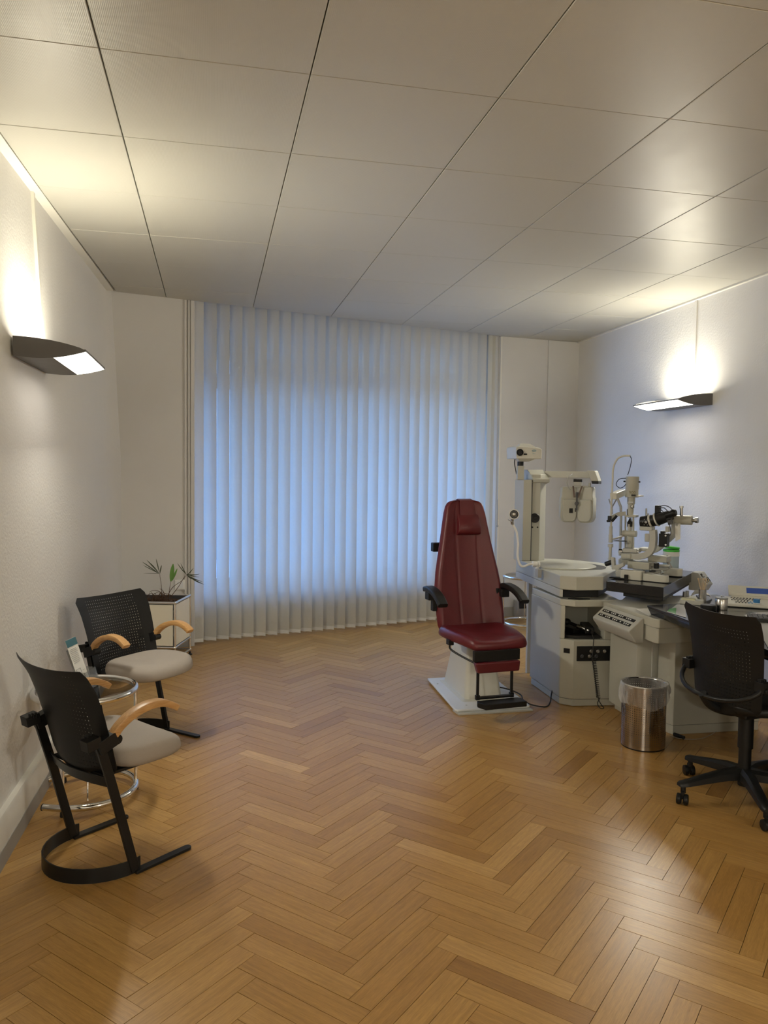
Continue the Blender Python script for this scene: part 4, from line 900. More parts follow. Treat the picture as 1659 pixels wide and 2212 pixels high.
# ------------------------------------------------------------ slit lamp
SL = Fr(2.63, 4.47, -50)
sl_ = thing('slit_lamp', 'cream slit lamp microscope marked 900 with black optics on the black table', 'slit lamp', (2.93, 4.67, .831), world=True)
def S(px, py, v=.33): return SL.p(px, py, v)
def sbox(mb, x0, y0, x1, y1, v0, v1):
    u0, z0 = SL.l(x0, y0, v0); u1, z1 = SL.l(x1, y1, v0); zz = sorted((z0, z1)); lo = max(zz[0], .8305)
    return mb.box(((u0+u1)/2, (v0+v1)/2, (lo+zz[1])/2), (abs(u1-u0), v1-v0, zz[1]-lo), fr=SL)
SM = [SL.l(1340, 1250, .14)[0], SL.l(1441, 1250, .14)[0]]
mb = MB(); u0, u1 = SM; mb.rbox(((u0+u0+.14)/2, .17, .862), (.14, .07, .060), .008, fr=SL); mb.rbox(((u0+.14+u1)/2, .17, .856), (u1-u0-.14, .06, .046), .028, 6, fr=SL); mb.build('front_rail_cover', M_ivory, sl_, bevel=.004)
mb = MB(); u2 = SL.l(1471, 1232, .50)[0]; mb.rbox((u2-.11, .53, .862), (.22, .07, .052), .03, 6, fr=SL); mb.rbox((u2-.26, .53, .864), (.14, .07, .062), .008, fr=SL); mb.build('rear_rail_cover', M_ivory, sl_, bevel=.004)
mb = MB(); mb.box(((u0+u1)/2+.0, .17, .8325), (u1-u0+.02, .06, .004), fr=SL); mb.box((u2-.15, .53, .8325), (.32, .06, .004), fr=SL); mb.box((u0-.02, .15, .836), (.10, .05, .008), fr=SL); mb.box((u0+.045, .125, .848), (.022, .02, .034), fr=SL); mb.build('rail_base', M_bk, sl_)
mb = MB(); mb.cyl(SL.w(.06, .20, .862), SL.w(.06, .50, .862), .008); mb.build('axle', M_chrome, sl_)
mb = MB(); sbox(mb, 1352, 1233, 1412, 1243, .25, .45); mb.build('cross_slide', M_ivory, sl_, bevel=.006)
mb = MB(); sbox(mb, 1355, 1212, 1402, 1232, .25, .42); mb.build('gear_housing', M_cream, sl_, bevel=.005)
mb = MB(); mb.cyl(S(1362, 1237, .25), S(1362, 1237, .24), .012); mb.cyl(S(1392, 1234, .25), S(1392, 1234, .24), .010); mb.box((SL.l(1408, 1237, .30)[0], .31, SL.l(1408, 1236, .30)[1]), (.035, .03, .022), fr=SL); mb.build('slide_knob', M_dgrey, sl_, bevel=.002)
mb = MB(); u, z = SL.l(1418, 1242, .36); mb.lathe([(.075, 0), (.078, .004), (.075, .012), (.03, .014), (.001, .014)], SL.w(u, .36, .892), 36); mb.cyl(SL.w(u, .36, .831), SL.w(u, .36, .895), .03); mb.build('joystick_base', M_creamp, sl_)
mb = MB(); a_, b_ = S(1449, 1227, .40), S(1442, 1212, .40); mb.tube([a_, a_.lerp(b_, .5), b_], [.014, .011, .011], 14); mb.build('joystick', M_grey, sl_)
mb = MB(); mb.cyl(b_, b_+(b_-a_).normalized()*.035, .0165, 18); mb.build('joystick_grip', M_bk, sl_, bevel=.002)
mb = MB(); mb.cyl(S(1418, 1228, .26), S(1418, 1216, .26), .017, 18); mb.build('focus_knob', M_bk, sl_, bevel=.002)
mb = MB(); mb.cyl(S(1402, 1221, .30), S(1447, 1223, .30), .009, 12); mb.build('focus_rod', M_creamp, sl_)
# J shaped microscope arm (flat casting)
def jarm(name, cl, w, v0, v1, m):
    mb = MB(); L_ = [SL.l(x, y, v0) for x, y in cl]; rings = []
    pts = spline([Vector((u, 0, z)) for u, z in L_], 4)
    for i, q in enumerate(pts):
        T = (pts[min(i+1, len(pts)-1)]-pts[max(i-1, 0)]).normalized(); N = Vector((-T.z, 0, T.x))
        a, b_ = q+N*w/2, q-N*w/2
        rings.append([SL.w(a.x, v0, a.z), SL.w(b_.x, v0, b_.z), SL.w(b_.x, v1, b_.z), SL.w(a.x, v1, a.z)])
    mb.loft(rings); return mb.build(name, m, sl_, bevel=.004)
jarm('microscope_arm', [(1342, 1202), (1360, 1202), (1382, 1202), (1397, 1197), (1406, 1186), (1409, 1170), (1409, 1155), (1408, 1145)], .042, .27, .32, M_creamp)
jarm('rear_arm', [(1392, 1192), (1410, 1190), (1424, 1182), (1440, 1168), (1452, 1156), (1455, 1140), (1454, 1120)], .034, .38, .42, M_creamp)
mb = MB(); sbox(mb, 1399, 1200, 1440, 1216, .34, .44); sbox(mb, 1379, 1183, 1403, 1192, .34, .44); mb.build('rear_gear_housing', M_cream, sl_, bevel=.005)
mb = MB(); sbox(mb, 1341, 1196, 1362, 1207, .26, .36); mb.lathe([(.05, 0), (.05, .03), (.03, .045), (.03, .1)], SL.w(SL.l(1352, 1212, .33)[0], .33, SL.l(1352, 1212, .33)[1]-.02), 24); mb.build('pivot', M_cream, sl_, bevel=.004)
mb = MB(); mb.lathe([(.009, 0), (.009, .006), (.004, .008), (.001, .008)], S(1358, 1204, .27), 14, -SL.v); mb.build('pivot_screw', M_dchrome, sl_)
mb = MB(); sbox(mb, 1345, 1184, 1375, 1195, .27, .37); mb.build('illumination_base', M_creamp, sl_, bevel=.004)
for px in (1341, 1375): mb = MB(); mb.lathe([(.010, -.016), (.017, -.012), (.017, .012), (.010, .016)], S(px, 1191, .30), 16, SL.u); mb.build('adjusting_knob', M_chrome, sl_, bevel=.002)
# illumination column
mb = MB(); mb.cyl(S(1351, 1188), S(1351, 1112), .0065); mb.cyl(S(1368, 1188), S(1368, 1112), .0065); mb.cyl(S(1360, 1150), S(1360, 1132), .015); mb.build('prism_rods', M_creamp, sl_)
mb = MB(); mb.cyl(S(1345, 1152), S(1375, 1153), .022, 22); mb.cyl(S(1359, 1183), S(1361, 1158), .023, 22); mb.lathe([(.012, 0), (.012, .02), (.006, .024), (.001, .024)], S(1361, 1171)-SL.v*.015, 18, -SL.v); mb.build('tilt_block', M_cream, sl_, bevel=.003)
mb = MB(); mb.prism([(-.012, .0), (.018, 0), (.018, .035), (.008, .045), (.006, .06), (-.0, .06), (-.004, .045), (-.014, .03)], -.014, .014, lambda x, y, z: S(1360, 1138)+SL.u*x+SL.v*z+Vector((0, 0, y))); mb.cyl(S(1361, 1118), S(1361, 1114), .015); mb.build('prism_mirror', M_bk, sl_, bevel=.002)
mb = MB(); sbox(mb, 1350, 1112, 1373, 1118, .30, .36); mb.cyl(S(1361, 1113), S(1362, 1098), .021, 22); mb.cyl(S(1363, 1098), S(1363, 1086), .022, 22); mb.cyl(S(1363, 1089), S(1364, 1073), .026, 24); mb.build('lens_tube', M_cream, sl_, bevel=.002)
mb = MB(); mb.box((*SL.l(1362, 1085, .29)[:1], .30, SL.l(1362, 1085, .3)[1]), (.035, .012, .008), fr=SL); mb.lathe([(.011, 0), (.011, .016), (.001, .018)], S(1367, 1094)-SL.v*.02, 14, SL.u-SL.v); mb.build('aperture_lever', M_dchrome, sl_)
mb = MB(); a_ = S(1365, 1074); mb.lathe([(.001, 0), (.044, 0), (.046, .004), (.045, .012), (.042, .016), (.042, .052), (.044, .056), (.044, .138), (.041, .142), (.001, .142)], a_, 36); mb.build('lamp_housing', M_cream, sl_)
mb = MB(); mb.box((SL.l(1372, 1073, .33)[0], .33, a_.z+.010), (.09, .08, .010), fr=SL); mb.build('filter_plate', M_ivory, sl_, bevel=.002)
mb = MB(); mb.box((SL.l(1368, 1071, .28)[0], .283, a_.z+.014), (.028, .006, .012), fr=SL); mb.cyl(S(1351, 1040), S(1347, 1040), .005); mb.cyl(S(1379, 1041), S(1383, 1041), .005); mb.build('filter_lever', M_bk, sl_, bevel=.001)
fc = bpy.data.curves.new('lettering', 'FONT'); fc.body = '900'; fc.size = .030; fc.extrude = .0008; fc.align_x = 'CENTER'
to = bpy.data.objects.new('tmp_text', fc); COL.objects.link(to); bpy.context.view_layer.update()
tm = bpy.data.meshes.new_from_object(to.evaluated_get(bpy.context.evaluated_depsgraph_get())); bpy.data.objects.remove(to)
lo = bpy.data.objects.new('lettering', tm); COL.objects.link(lo); tm.materials.clear(); tm.materials.append(M_gold)
# wrap around cylinder of the housing
for v in tm.vertices:
    ang = (v.co.x/.044); r_ = .0425+v.co.z; th = math.radians(-59-0)+ang
    v.co = Vector((a_.x+r_*math.cos(th-PI/2+math.radians(30)), a_.y+r_*math.sin(th-PI/2+math.radians(30)), a_.z+.022+v.co.y))-sl_.location
lo.parent = sl_
# microscope head
def cy(mb, p, q, r0, r1=None, v=.30, v2=None, n=26):
    a, b_ = S(*p, v), S(*q, v if v2 is None else v2); return mb.lathe([(r0, 0), (r1 or r0, (b_-a).length)], a, n, b_-a)
mb = MB(); cy(mb, (1386, 1128), (1404, 1126), .040, .042); cy(mb, (1384.5, 1128), (1386, 1128), .034, .040); cy(mb, (1408, 1125), (1417, 1123), .040, .040); cy(mb, (1421, 1121), (1441, 1116), .044, .036); mb.build('objective_drum', M_bk, sl_)
mb = MB(); cy(mb, (1404, 1126), (1408, 1125), .043); cy(mb, (1417, 1123), (1420, 1122), .046); lab(mb.build('cream_ring', M_ivory, sl_), 'cream rings around the black optics')
mb = MB(); q = S(1395, 1128, .255); mb.lathe([(.008, -.004), (.008, .001), (.001, .001)], q, 16, -SL.v)
for k in range(6): mb.lathe([(.0028, -.004), (.0028, .001), (.001, .001)], q+SL.u*.021*math.cos(k*PI/3)+Vector((0, 0, .021*math.sin(k*PI/3))), 8, -SL.v)
mb.build('drum_marks', M_grey, sl_)
mb = MB(); mb.box((SL.l(1395, 1144, .27)[0], .30, S(1395, 1142, .27).z), (.085, .07, .028), fr=SL); mb.box((SL.l(1399, 1165, .28)[0]-.005, .30, S(1400, 1162, .28).z), (.036, .04, .055), fr=SL); mb.build('head_carrier', M_creamp, sl_, bevel=.006)
mb = MB(); cy(mb, (1396, 1114), (1396, 1098), .0065, n=12); cy(mb, (1400, 1114), (1400, 1109), .004, n=10); mb.build('rest_pin', M_dchrome, sl_)
Rm = Matrix.Rotation(math.radians(-16), 3, 'Y')
u, z = SL.l(1434, 1116, .28); mb = MB(); mb.box((u, .31, z), (.085, .08, .062), fr=SL, R=Rm); mb.build('binocular_body', M_bk, sl_, bevel=.006)
for v in (.28, .36):
    mb = MB(); cy(mb, (1438, 1114), (1452, 1109.5), .021, .021, v); cy(mb, (1452, 1109.5), (1456, 1108), .025, .025, v); cy(mb, (1456, 1108), (1461, 1107), .025, .018, v); mb.build('eyepiece', M_bk, sl_)
mb = MB(); u, z = SL.l(1446, 1127, .27); mb.box((u, .28, z), (.03, .012, .04), fr=SL, R=Rm); mb.build('camera_plate', M_dgrey, sl_, bevel=.002)
mb = MB(); u, z = SL.l(1420, 1104, .30); mb.box((u, .31, z), (.032, .04, .075), fr=SL); cy(mb, (1420, 1098), (1420, 1094), .012, n=14); mb.build('camera_module', M_bk, sl_, bevel=.005)
mb = MB()
for pts in ([(1423, 1096), (1432, 1092), (1443, 1094), (1451, 1100), (1454, 1108)], [(1423, 1098), (1434, 1097), (1441, 1103), (1446, 1107)], [(1422, 1100), (1429, 1102), (1434, 1108)], [(1444, 1130), (1448, 1140), (1449, 1152), (1446, 1158)], [(1355, 1100), (1355, 1110), (1357, 1114)]):
    mb.tube(spline([S(x, y, .27) for x, y in pts], 5), .0028, 6)
mb.build('optics_cables', M_rubber, sl_)
mb = MB(); sbox(mb, 1423, 1152, 1440, 1182, .30, .36); sbox(mb, 1426, 1147, 1434, 1153, .31, .35); bx_ = mb.build('power_box', M_bk, sl_, bevel=.004)
mb = MB()
for p in ((1438, 1157), (1438, 1177)): mb.lathe([(.006, 0), (.006, .004), (.001, .004)], S(*p, .30), 12, -SL.v)
mb.build('box_screw', M_whitep, bx_)
mb = MB(); cy(mb, (1460, 1123), (1495, 1124), .031, .031, .38); cy(mb, (1456, 1122), (1460, 1122), .026, .031, .38); mb.build('second_viewer_tube', M_cream, sl_, bevel=.002)
mb = MB(); cy(mb, (1495, 1124), (1502, 1124), .013, .013, .38); cy(mb, (1502, 1124), (1508, 1124), .018, .019, .38); lab(mb.build('second_viewer_eyepiece', M_dchrome, sl_), 'steel and black eyepiece')
mb = MB(); cy(mb, (1472, 1117), (1472, 1097), .010, .010, .38, n=16); cy(mb, (1472, 1097), (1472, 1093), .014, .013, .38, n=18); mb.build('tonometer_pin', M_dchrome, sl_)
mb = MB(); sbox(mb, 1437, 1137, 1443, 1150, .29, .34); mb.cyl(S(1464, 1130, .36), S(1461, 1137, .36), .006); mb.build('filter_box', M_creamp, sl_, bevel=.003)
mb = MB(); P_ = [S(x, y, .36) for x, y in ((1458, 1130), (1469.5, 1128), (1469.5, 1164), (1459, 1170))]; mb.loft([P_, [q+SL.v*.004 for q in P_]]); lab(mb.build('breath_shield', M_whitep, sl_), 'pale breath shield plate')
# chin rest frame
mb = MB(); mb.tube(spline([S(x, y, .22) for x, y in ((1319, 1125), (1321, 1080), (1323, 1040), (1325, 1010), (1334, 991), (1348, 985), (1361, 985))], 6), .0068, 10); mb.build('lamp_hanger_tube', M_ivory, sl_)
mb = MB(); mb.tube(spline([S(x, y, .25) for x, y in ((1361, 985), (1364, 993), (1361, 1010), (1356, 1026))], 5), .0026, 6); mb.tube(spline([S(x, y, .25) for x, y in ((1352, 1033), (1338, 1035), (1331, 1046), (1338, 1054), (1346, 1052), (1352, 1046))], 6), .0026, 6); mb.build('lamp_cable', M_rubber, sl_)
mb = MB()
for a, b_, r_ in (((1320, 1125), (1319.5, 1140), .008), ((1319.5, 1137), (1319, 1156), .012), ((1319, 1155), (1318.5, 1172), .0145), ((1318.5, 1175), (1318.5, 1182), .018), ((1318.5, 1182), (1317.5, 1206), .011), ((1317, 1204), (1320, 1212), .015)): cy(mb, a, b_, r_, v=.22)
mb.build('near_post', M_creamp, sl_, bevel=.001)
mb = MB(); mb.tube([S(1333, 1075, .40), S(1341, 1095, .40), S(1341.5, 1120, .40), S(1339, 1200, .40)], .009, 12); mb.tube([S(1315, 1078, .22), S(1322, 1098, .22), S(1323, 1110, .22)], .0045, 8); mb.tube([S(1333, 1076, .26), S(1322, 1096, .24)], .0045, 8); mb.build('far_post', M_grey, sl_)
mb = MB(); u, z = SL.l(1319, 1068, .22); mb.box((u+.02, .30, z), (.05, .17, .045), fr=SL, R=Matrix.Rotation(math.radians(8), 3, 'X')); mb.build('forehead_band', M_ivory, sl_, bevel=.006)
mb = MB(); mb.bar([S(1320, 1118, .24), S(1334, 1111, .28), S(1352, 1109, .31)], .028, .012, (0, 0, 1)); mb.build('cross_arm', M_creamp, sl_, bevel=.003)
mb = MB(); mb.tube([S(1322, 1126, .21), S(1329, 1118, .21), S(1333, 1113, .21)], .009, 10); mb.box((SL.l(1317, 1119, .2)[0], .20, SL.l(1317, 1119, .2)[1]), (.022, .02, .03), fr=SL); cy(mb, (1311, 1125.5), (1318, 1125), .008, v=.2); mb.build('fixation_lever', M_bk, sl_, bevel=.002)
mb = MB(); cy(mb, (1308, 1219), (1325, 1213), .0165, v=.20); mb.build('hand_grip', M_bk, sl_, bevel=.002)
mb = MB(); mb.bar([S(1322, 1165, .22), S(1334, 1162, .28), S(1347, 1157, .33)], .05, .014, SL.v+SL.u*.5); mb.build('chin_rest', M_whitep, sl_, bevel=.005)
mb = MB(); sbox(mb, 1322, 1168, 1348, 1170.5, .24, .34); mb.build('chin_rest_pad', M_bk, sl_, bevel=.002)
mb = MB(); pl = [SL.l(x, y, .19) for x, y in ((1320, 1203), (1327, 1205), (1328, 1221), (1338, 1219), (1348, 1214), (1348, 1223), (1339, 1228), (1336, 1236), (1334, 1252), (1331, 1252), (1331, 1230), (1322, 1230))]
mb.prism(pl, .18, .215, lambda x, y, z: SL.w(x, z, y)); mb.prism([(pl[8][0], .832), (pl[8][0]+.03, .832), (pl[6][0]+.01, pl[6][1]), (pl[7][0]-.02, pl[7][1])], .175, .22, lambda x, y, z: SL.w(x, z, y)); mb.build('post_bracket', M_creamp, sl_, bevel=.004)

# ------------------------------------------------------------ things on the desk
def at(px, py, z): return atz(px, py, z)
c = at(1449, 1228, .709); c = Vector((3.14, 4.93, .831))
q = S(1449, 1222, .62); c = Vector((q.x, q.y, .831)); zt_ = S(1449, 1180, .62).z
r = thing('wipes_tub', 'white wipes tub with bright green lid behind the slit lamp', 'tub', c, world=True)
R_ = .056; hgt = zt_-.831
mb = MB(); mb.lathe([(.001, 0), (R_*.9, 0), (R_*.93, .006), (R_*.96, hgt*.66), (R_*.98, hgt*.67)], c, 40); mb.build('label_wrap', M_wipes, r)
mb = MB(); mb.lathe([(R_*.99, hgt*.66), (R_, hgt*.68), (R_, hgt*.74), (R_*.97, hgt*.75), (R_*.98, hgt*.82), (.001, hgt*.82)], c, 40); mb.build('rim', M_whitep, r)
mb = MB(); mb.lathe([(R_*.99, hgt*.82), (R_*1.0, hgt*.87), (R_*.95, hgt*.90), (.001, hgt*.90)], c, 40); mb.lathe([(R_*.93, 0), (R_, .008), (R_*.97, .014), (.001, .016)], c+Vector((0, 0, hgt*.93)), 40, (.10, -.04, 1)); mb.build('lid', M_green, r)
# display box
F = Fr(3.15, 4.50, -58)
zb = .709; c0 = at(1503, 1276, zb); F = Fr(c0.x, c0.y, -58)
zt = F.l(1503, 1237, 0)[1]
r = thing('display_box', 'grey sloped box with black symbols standing behind the cotton swabs', 'box', (F.o.x, F.o.y, zb), world=True)
hh = zt-zb; mb = MB(); pf = [(-.055, 0), (.045, 0), (.075, hh*.38), (.012, hh), (-.03, hh+.004), (-.055, hh*.86)]
mb.loft([[F.w(u, v, zb+z) for u, z in pf] for v in (0, .11)]); mb.build('casing', M_creamp, r, bevel=.005)
n0, n1 = Vector((.075, hh*.38)), Vector((.012, hh)); d = (n1-n0)
def onf(s, t): return F.w((n0+d*t).x+.0008, .11*s, zb+(n0+d*t).y+.0008)
mb = MB()
def stroke(s0, t0_, s1, t1_, w=.006): mb.tube([onf(s0, t0_), onf(s1, t1_)], w/2, 6)
for a in ((.18, .62, .18, .88), (.18, .62, .45, .62), (.32, .74, .32, .9), (.6, .2, .6, .5), (.6, .5, .85, .5), (.85, .5, .85, .2), (.45, .36, .72, .36), (.2, .2, .45, .2), (.2, .2, .2, .45)): stroke(*a)
mb.build('symbols', M_bk, r)
# swab cup
c = at(1517, 1303, .765); DZ = .765
# dark glossy desk slab
sb = thing('writing_desk', 'black glossy desk slab with grey side surface under the operator keypad', 'desk', (2.8, 3.6, 0), world=True)
GT = [at(1398, 1307, .765), at(1482, 1338, .765)]
e0, e1 = GT; dirE = (e1-e0).xy.normalized(); far = Vector((e0.x, e0.y))-dirE*0; near = far+Vector((dirE.x, dirE.y))*1.35
poly = [(far.x, far.y), (near.x, near.y), (3.17, near.y-.02), (3.17, 4.36), (3.02, 4.36), (2.90, 4.12)]
inn = [(far.x+.022, far.y-.008), (near.x+.022, near.y+.02), (3.15, near.y+.03), (3.15, 4.33), (3.03, 4.33), (2.93, 4.08)]
mb = MB(); n = len(poly); vs = [Vector((x, y, .763)) for x, y in poly]+[Vector((x, y, .755)) for x, y in poly]+[Vector((x, y, .7085)) for x, y in inn]
mb.add(vs, [tuple(range(n))]+[(k, (k+1) % n, n+(k+1) % n, n+k) for k in range(n)]+[(n+k, n+(k+1) % n, 2*n+(k+1) % n, 2*n+k) for k in range(n)]+[tuple(range(2*n, 3*n))])
lab(mb.build('glossy_slab', M_bkgloss, sb, bevel=.002), 'black glossy slab')
ga, gb = at(1608, 1329, .766), at(1622, 1347, .766)
mb = MB(); mb.prism([(ga.x, ga.y), (gb.x-.02, gb.y-.06), (2.42, 2.96), (3.16, 2.96), (3.16, 3.72), (2.95, 3.72)], .7635, .768); lab(mb.build('grey_surface', mat('grey_laminate', (.42, .42, .41), .45), sb, bevel=.001), 'light grey laminate surface')
mb = MB(); mb.box((3.12, 3.2, .355), (.03, 1.1, .70)); mb.box((2.82, 2.68, .355), (.60, .03, .70)); mb.build('desk_leg_panel', M_dgrey, sb, bevel=.002)
r = thing('swab_cup', 'brushed steel cup holding wooden cotton swabs', 'cup', (c.x, c.y, .764), world=True)
rc = .0215; q = Fr(c.x, c.y, -31); hc = q.l(1517, 1273, 0)[1]-.764
mb = MB(); mb.lathe([(.001, 0), (rc, 0), (rc, hc), (rc-.0015, hc), (rc-.0015, .004), (.001, .004)], (c.x, c.y, .764), 32); mb.build('cup_body', M_steel, r)
sw = None
for k in range(12):
    a = 2*PI*k/12+.3; tx, ty = math.cos(a)*rc*.55, math.sin(a)*rc*.55; Lh = .125+.01*random.random(); sp_ = random.uniform(.7, 1.5)
    if sw is None:
        mb = MB(); mb.cyl((0, 0, 0), (0, 0, .14), .0014, 6); mb.sphere((0, 0, .143), .003, 5, (1, 1, 2)); sw = mb.build('cotton_swab', M_wood2); o = sw
    else: o = sw.copy(); COL.objects.link(o)
    tag(o, 'thin wooden cotton swab standing in the brushed steel cup', 'swab', 'wooden cotton swabs in the steel cup')
    d = Vector((math.cos(a)*.22*sp_, math.sin(a)*.22*sp_, 1)).normalized(); o.location = (c.x-d.x*.03, c.y-d.y*.03, .770)
    o.rotation_mode = 'QUATERNION'; o.rotation_quaternion = Vector((0, 0, 1)).rotation_difference(d)
# steel jar
c = at(1558, 1316, .764); q = Fr(c.x, c.y, -31); hj = q.l(1558, 1293, 0)[1]-.764
r = thing('steel_jar', 'lidded brushed steel jar beside the cream operator keypad', 'jar', (c.x, c.y, .764), world=True); rj = .034
mb = MB(); mb.lathe([(.001, 0), (rj*.98, 0), (rj, .003), (rj, hj-.003), (rj-.002, hj), (.001, hj)], (c.x, c.y, .764), 36); mb.build('jar_body', M_steel, r)
mb = MB(); mb.lathe([(rj*1.02, 0), (rj*1.02, .005), (rj*.95, .007), (.004, .008), (.004, .012), (.006, .016), (.001, .019)], (c.x, c.y, .764+hj), 36); mb.build('lid', M_dchrome, r)
# black round dish
c = at(1530, 1318, .764); mb = MB(); mb.lathe([(.001, 0), (.040, 0), (.042, .006), (.042, .026), (.038, .031), (.001, .032)], (c.x, c.y, .764), 36); tag(mb.build('black_dish', M_bk, loc=(c.x, c.y, .764)), 'low round black dish in front of the swab cup', 'dish')
# box of tissues / papers
F = Fr(at(1472, 1305, .764).x, at(1472, 1305, .764).y, -38)
r = thing('tissue_box', 'low box of white tissues on the black desk left of the swab cup', 'tissue box', (F.o.x, F.o.y, .764), world=True)
mb = MB(); mb.box((.055, .04, .777), (.13, .075, .026), fr=F); mb.build('box_body', M_creamp, r, bevel=.002)
mb = MB(); mb.box((.035, .045, .792), (.075, .06, .004), fr=F); lab(mb.build('yellow_note', mat('yellow_paper', (.6, .58, .36), .7), r), 'pale yellow note pad')
F = Fr(at(1508, 1295, .764).x, at(1508, 1295, .764).y, -35)
mb = MB(); rows = []
for i in range(9):
    a = i/8; rows.append([F.w(-.05+.13*a, .02+.07*b_, .765+(.05*math.sin(PI*a)**.6*(1-.5*b_))*(1+.3*math.sin(7*a+5*b_)) ) for b_ in (0, .25, .5, .75, 1)])
mb.loft(rows, closed=False); tag(mb.build('tissue', M_paper, loc=(F.o.x, F.o.y, .764)), 'crumpled white tissue behind the steel swab cup', 'tissue')
# keypad with display
F = Fr(at(1571, 1311, .766).x, at(1571, 1311, .766).y, -33)
r = thing('operator_keypad', 'cream operator keypad with blue dial and tilted blue display', 'keypad', (F.o.x, F.o.y, .766), world=True)
u1 = F.l(1659, 1330, 0)[0]+.06
mb = MB(); mb.loft([[F.w(-.01+ds, v, .766), F.w(.30-ds, v, .766), F.w(.30-ds, v, z), F.w(-.01+ds, v, z)] for v, z, ds in ((0.02, .783, 0), (.17, .804, .0))]); bd = mb.build('body', M_ivory, r, bevel=.006)
Rk = Matrix.Rotation(math.radians(8), 3, 'X')
def kz(v): return .783+.021*(v-.02)/.15+.002
for row, v in enumerate((.055, .075, .10, .12, .142)):
    for k in range((8, 7, 6, 8, 10)[row]):
        mb = MB(); u = (.05+.017*k if row < 2 else .03+.017*k) + (.01 if row % 2 else 0)
        mb.box((u, v, kz(v)), (.008, .007, .004), fr=F, R=Rk); mb.build('key', M_blue if (row in (1, 0) and k > 3) else M_dgrey, bd)
mb = MB(); mb.lathe([(.026, 0), (.024, .003), (.0, .003)], F.w(.160, .07, kz(.07)-.003), 32); mb.build('dial_plate', M_whitep, bd)
mb = MB(); mb.lathe([(.018, 0), (.018, .019), (.016, .021), (.001, .021)], F.w(.160, .07, kz(.07)), 32); mb.build('dial', M_blue, bd, bevel=.001)
Rd = Matrix.Rotation(math.radians(35), 3, 'X')
mb = MB(); mb.box((.15, .205, .835), (.27, .085, .016), fr=F, R=Rd); dp = mb.build('display_frame', M_ivory, r, bevel=.004)
mb = MB(); nv = Rd @ Vector((0, 0, .0088)); mb.box((.19, .205+nv.y, .835+nv.z), (.15, .046, .002), fr=F, R=Rd); mb.build('display', M_lcd, dp)
mb = MB(); mb.box((.15, .19, .80), (.24, .04, .05), fr=F); mb.build('display_stand', M_ivory, dp, bevel=.003)
# keyboard
p0 = at(1623, 1340, .772); F = Fr(p0.x, p0.y, -33)
r = thing('keyboard', 'black computer keyboard on the grey desk surface at the right edge', 'keyboard', (p0.x, p0.y, .768), world=True)
mb = MB(); mb.box((.20, .05, .778), (.42, .15, .018), fr=F); kb = mb.build('case', M_bk, r, bevel=.004)
for row in range(5):
    for k in range(11):
        mb = MB(); mb.box((.02+.024*k, -.005+.026*row, .789), (.018, .019, .007), fr=F); mb.build('key', M_dgrey, kb)
# sheet of paper and laminated card at the desk corner
p = [at(x, y, .7095) for x, y in ((1374, 1316), (1400, 1314), (1407, 1330), (1402, 1331))]; mb = MB(); mb.loft([p, [q+Vector((0, 0, .0012)) for q in p]]); tag(mb.build('paper_sheet', M_paper, loc=p[0]), 'white paper sheet poking out beside the black desk slab', 'paper')
p = [at(x, y, .7645) for x, y in ((1440, 1316), (1452, 1311), (1478, 1331), (1478, 1338), (1467, 1333))]
p = [at(x, y, .7645) for x, y in ((1462, 1306), (1480, 1306), (1482, 1334), (1440, 1322))]
r = thing('card', 'grey card with green print lying on the black glossy desk', 'card', p[0], world=True)
mb = MB(); mb.loft([p, [q+Vector((0, 0, .001)) for q in p]]); mb.build('card_sheet', M_grey, r)
p = [at(x, y, .7658) for x, y in ((1447, 1315), (1461, 1313), (1460, 1326), (1441, 1320))]; mb = MB(); mb.loft([p, [q+Vector((0, 0, .0005)) for q in p]]); mb.build('green_print', M_pgreen, r)
# ------------------------------------------------------------ waste bin with bag
bc = Vector((2.375, 3.873, 0)); r = thing('waste_bin', 'perforated polished steel waste bin in front of the desk', 'bin', bc, world=True)
RB, HB = .121, .355
mb = MB(); n = 64; uv = []
for k in range(n+1):
    a = 2*PI*k/n
    for z in (.008, .12, .24, HB): mb.v.append(bc+Vector((RB*math.cos(a), RB*math.sin(a), z))); uv.append((a*RB, z))
for k in range(n):
    for j in range(3): a = k*4+j; mb.f.append((a, a+4, a+5, a+1))
mb.uv = uv; mb.build('body', M_binm, r, smooth=180)
mb = MB(); mb.tube([bc+Vector((RB*math.cos(2*PI*k/48), RB*math.sin(2*PI*k/48), HB)) for k in range(48)], .003, 8, closed=True); mb.build('rim', M_chrome, r)
mb = MB(); mb.lathe([(.001, 0), (RB-.003, 0), (RB-.001, .010), (.001, .010)], bc, 48); mb.build('base', M_bk, r)
mb = MB(); n = 96; rows = []
random.seed(11); ph_ = [random.uniform(0, 6.28) for _ in range(8)]
def fold(a, z): return .5*math.sin(7*a+ph_[0]+z*20)+.35*math.sin(13*a+ph_[1]-z*35)+.25*math.sin(23*a+ph_[2]+z*50)
for z, rr, am in ((HB-.25, RB-.012, .006), (HB-.1, RB-.008, .004), (HB-.02, RB-.006, .003), (HB+.006, RB-.001, .002), (HB+.006, RB+.005, .003), (HB-.015, RB+.009, .005), (HB-.04, RB+.012, .008), (HB-.065, RB+.013, .010), (HB-.085, RB+.010, .008)):
    row = []
    for k in range(n):
        a = 2*PI*k/n; low_ = (1+.35*math.sin(a*1-2.4)+.15*math.sin(3*a)) if z < HB-.005 and rr > RB else 1
        zz = HB-(HB-z)*low_ if rr > RB else z; x_ = rr+am*fold(a, z)+(.012*max(0, math.cos(a-.2))**3 if rr > RB else 0); row.append(bc+Vector((x_*math.cos(a), x_*math.sin(a), zz+.0035*fold(a*1.3, z)*(1 if rr > RB else .2))))
    rows.append(row)
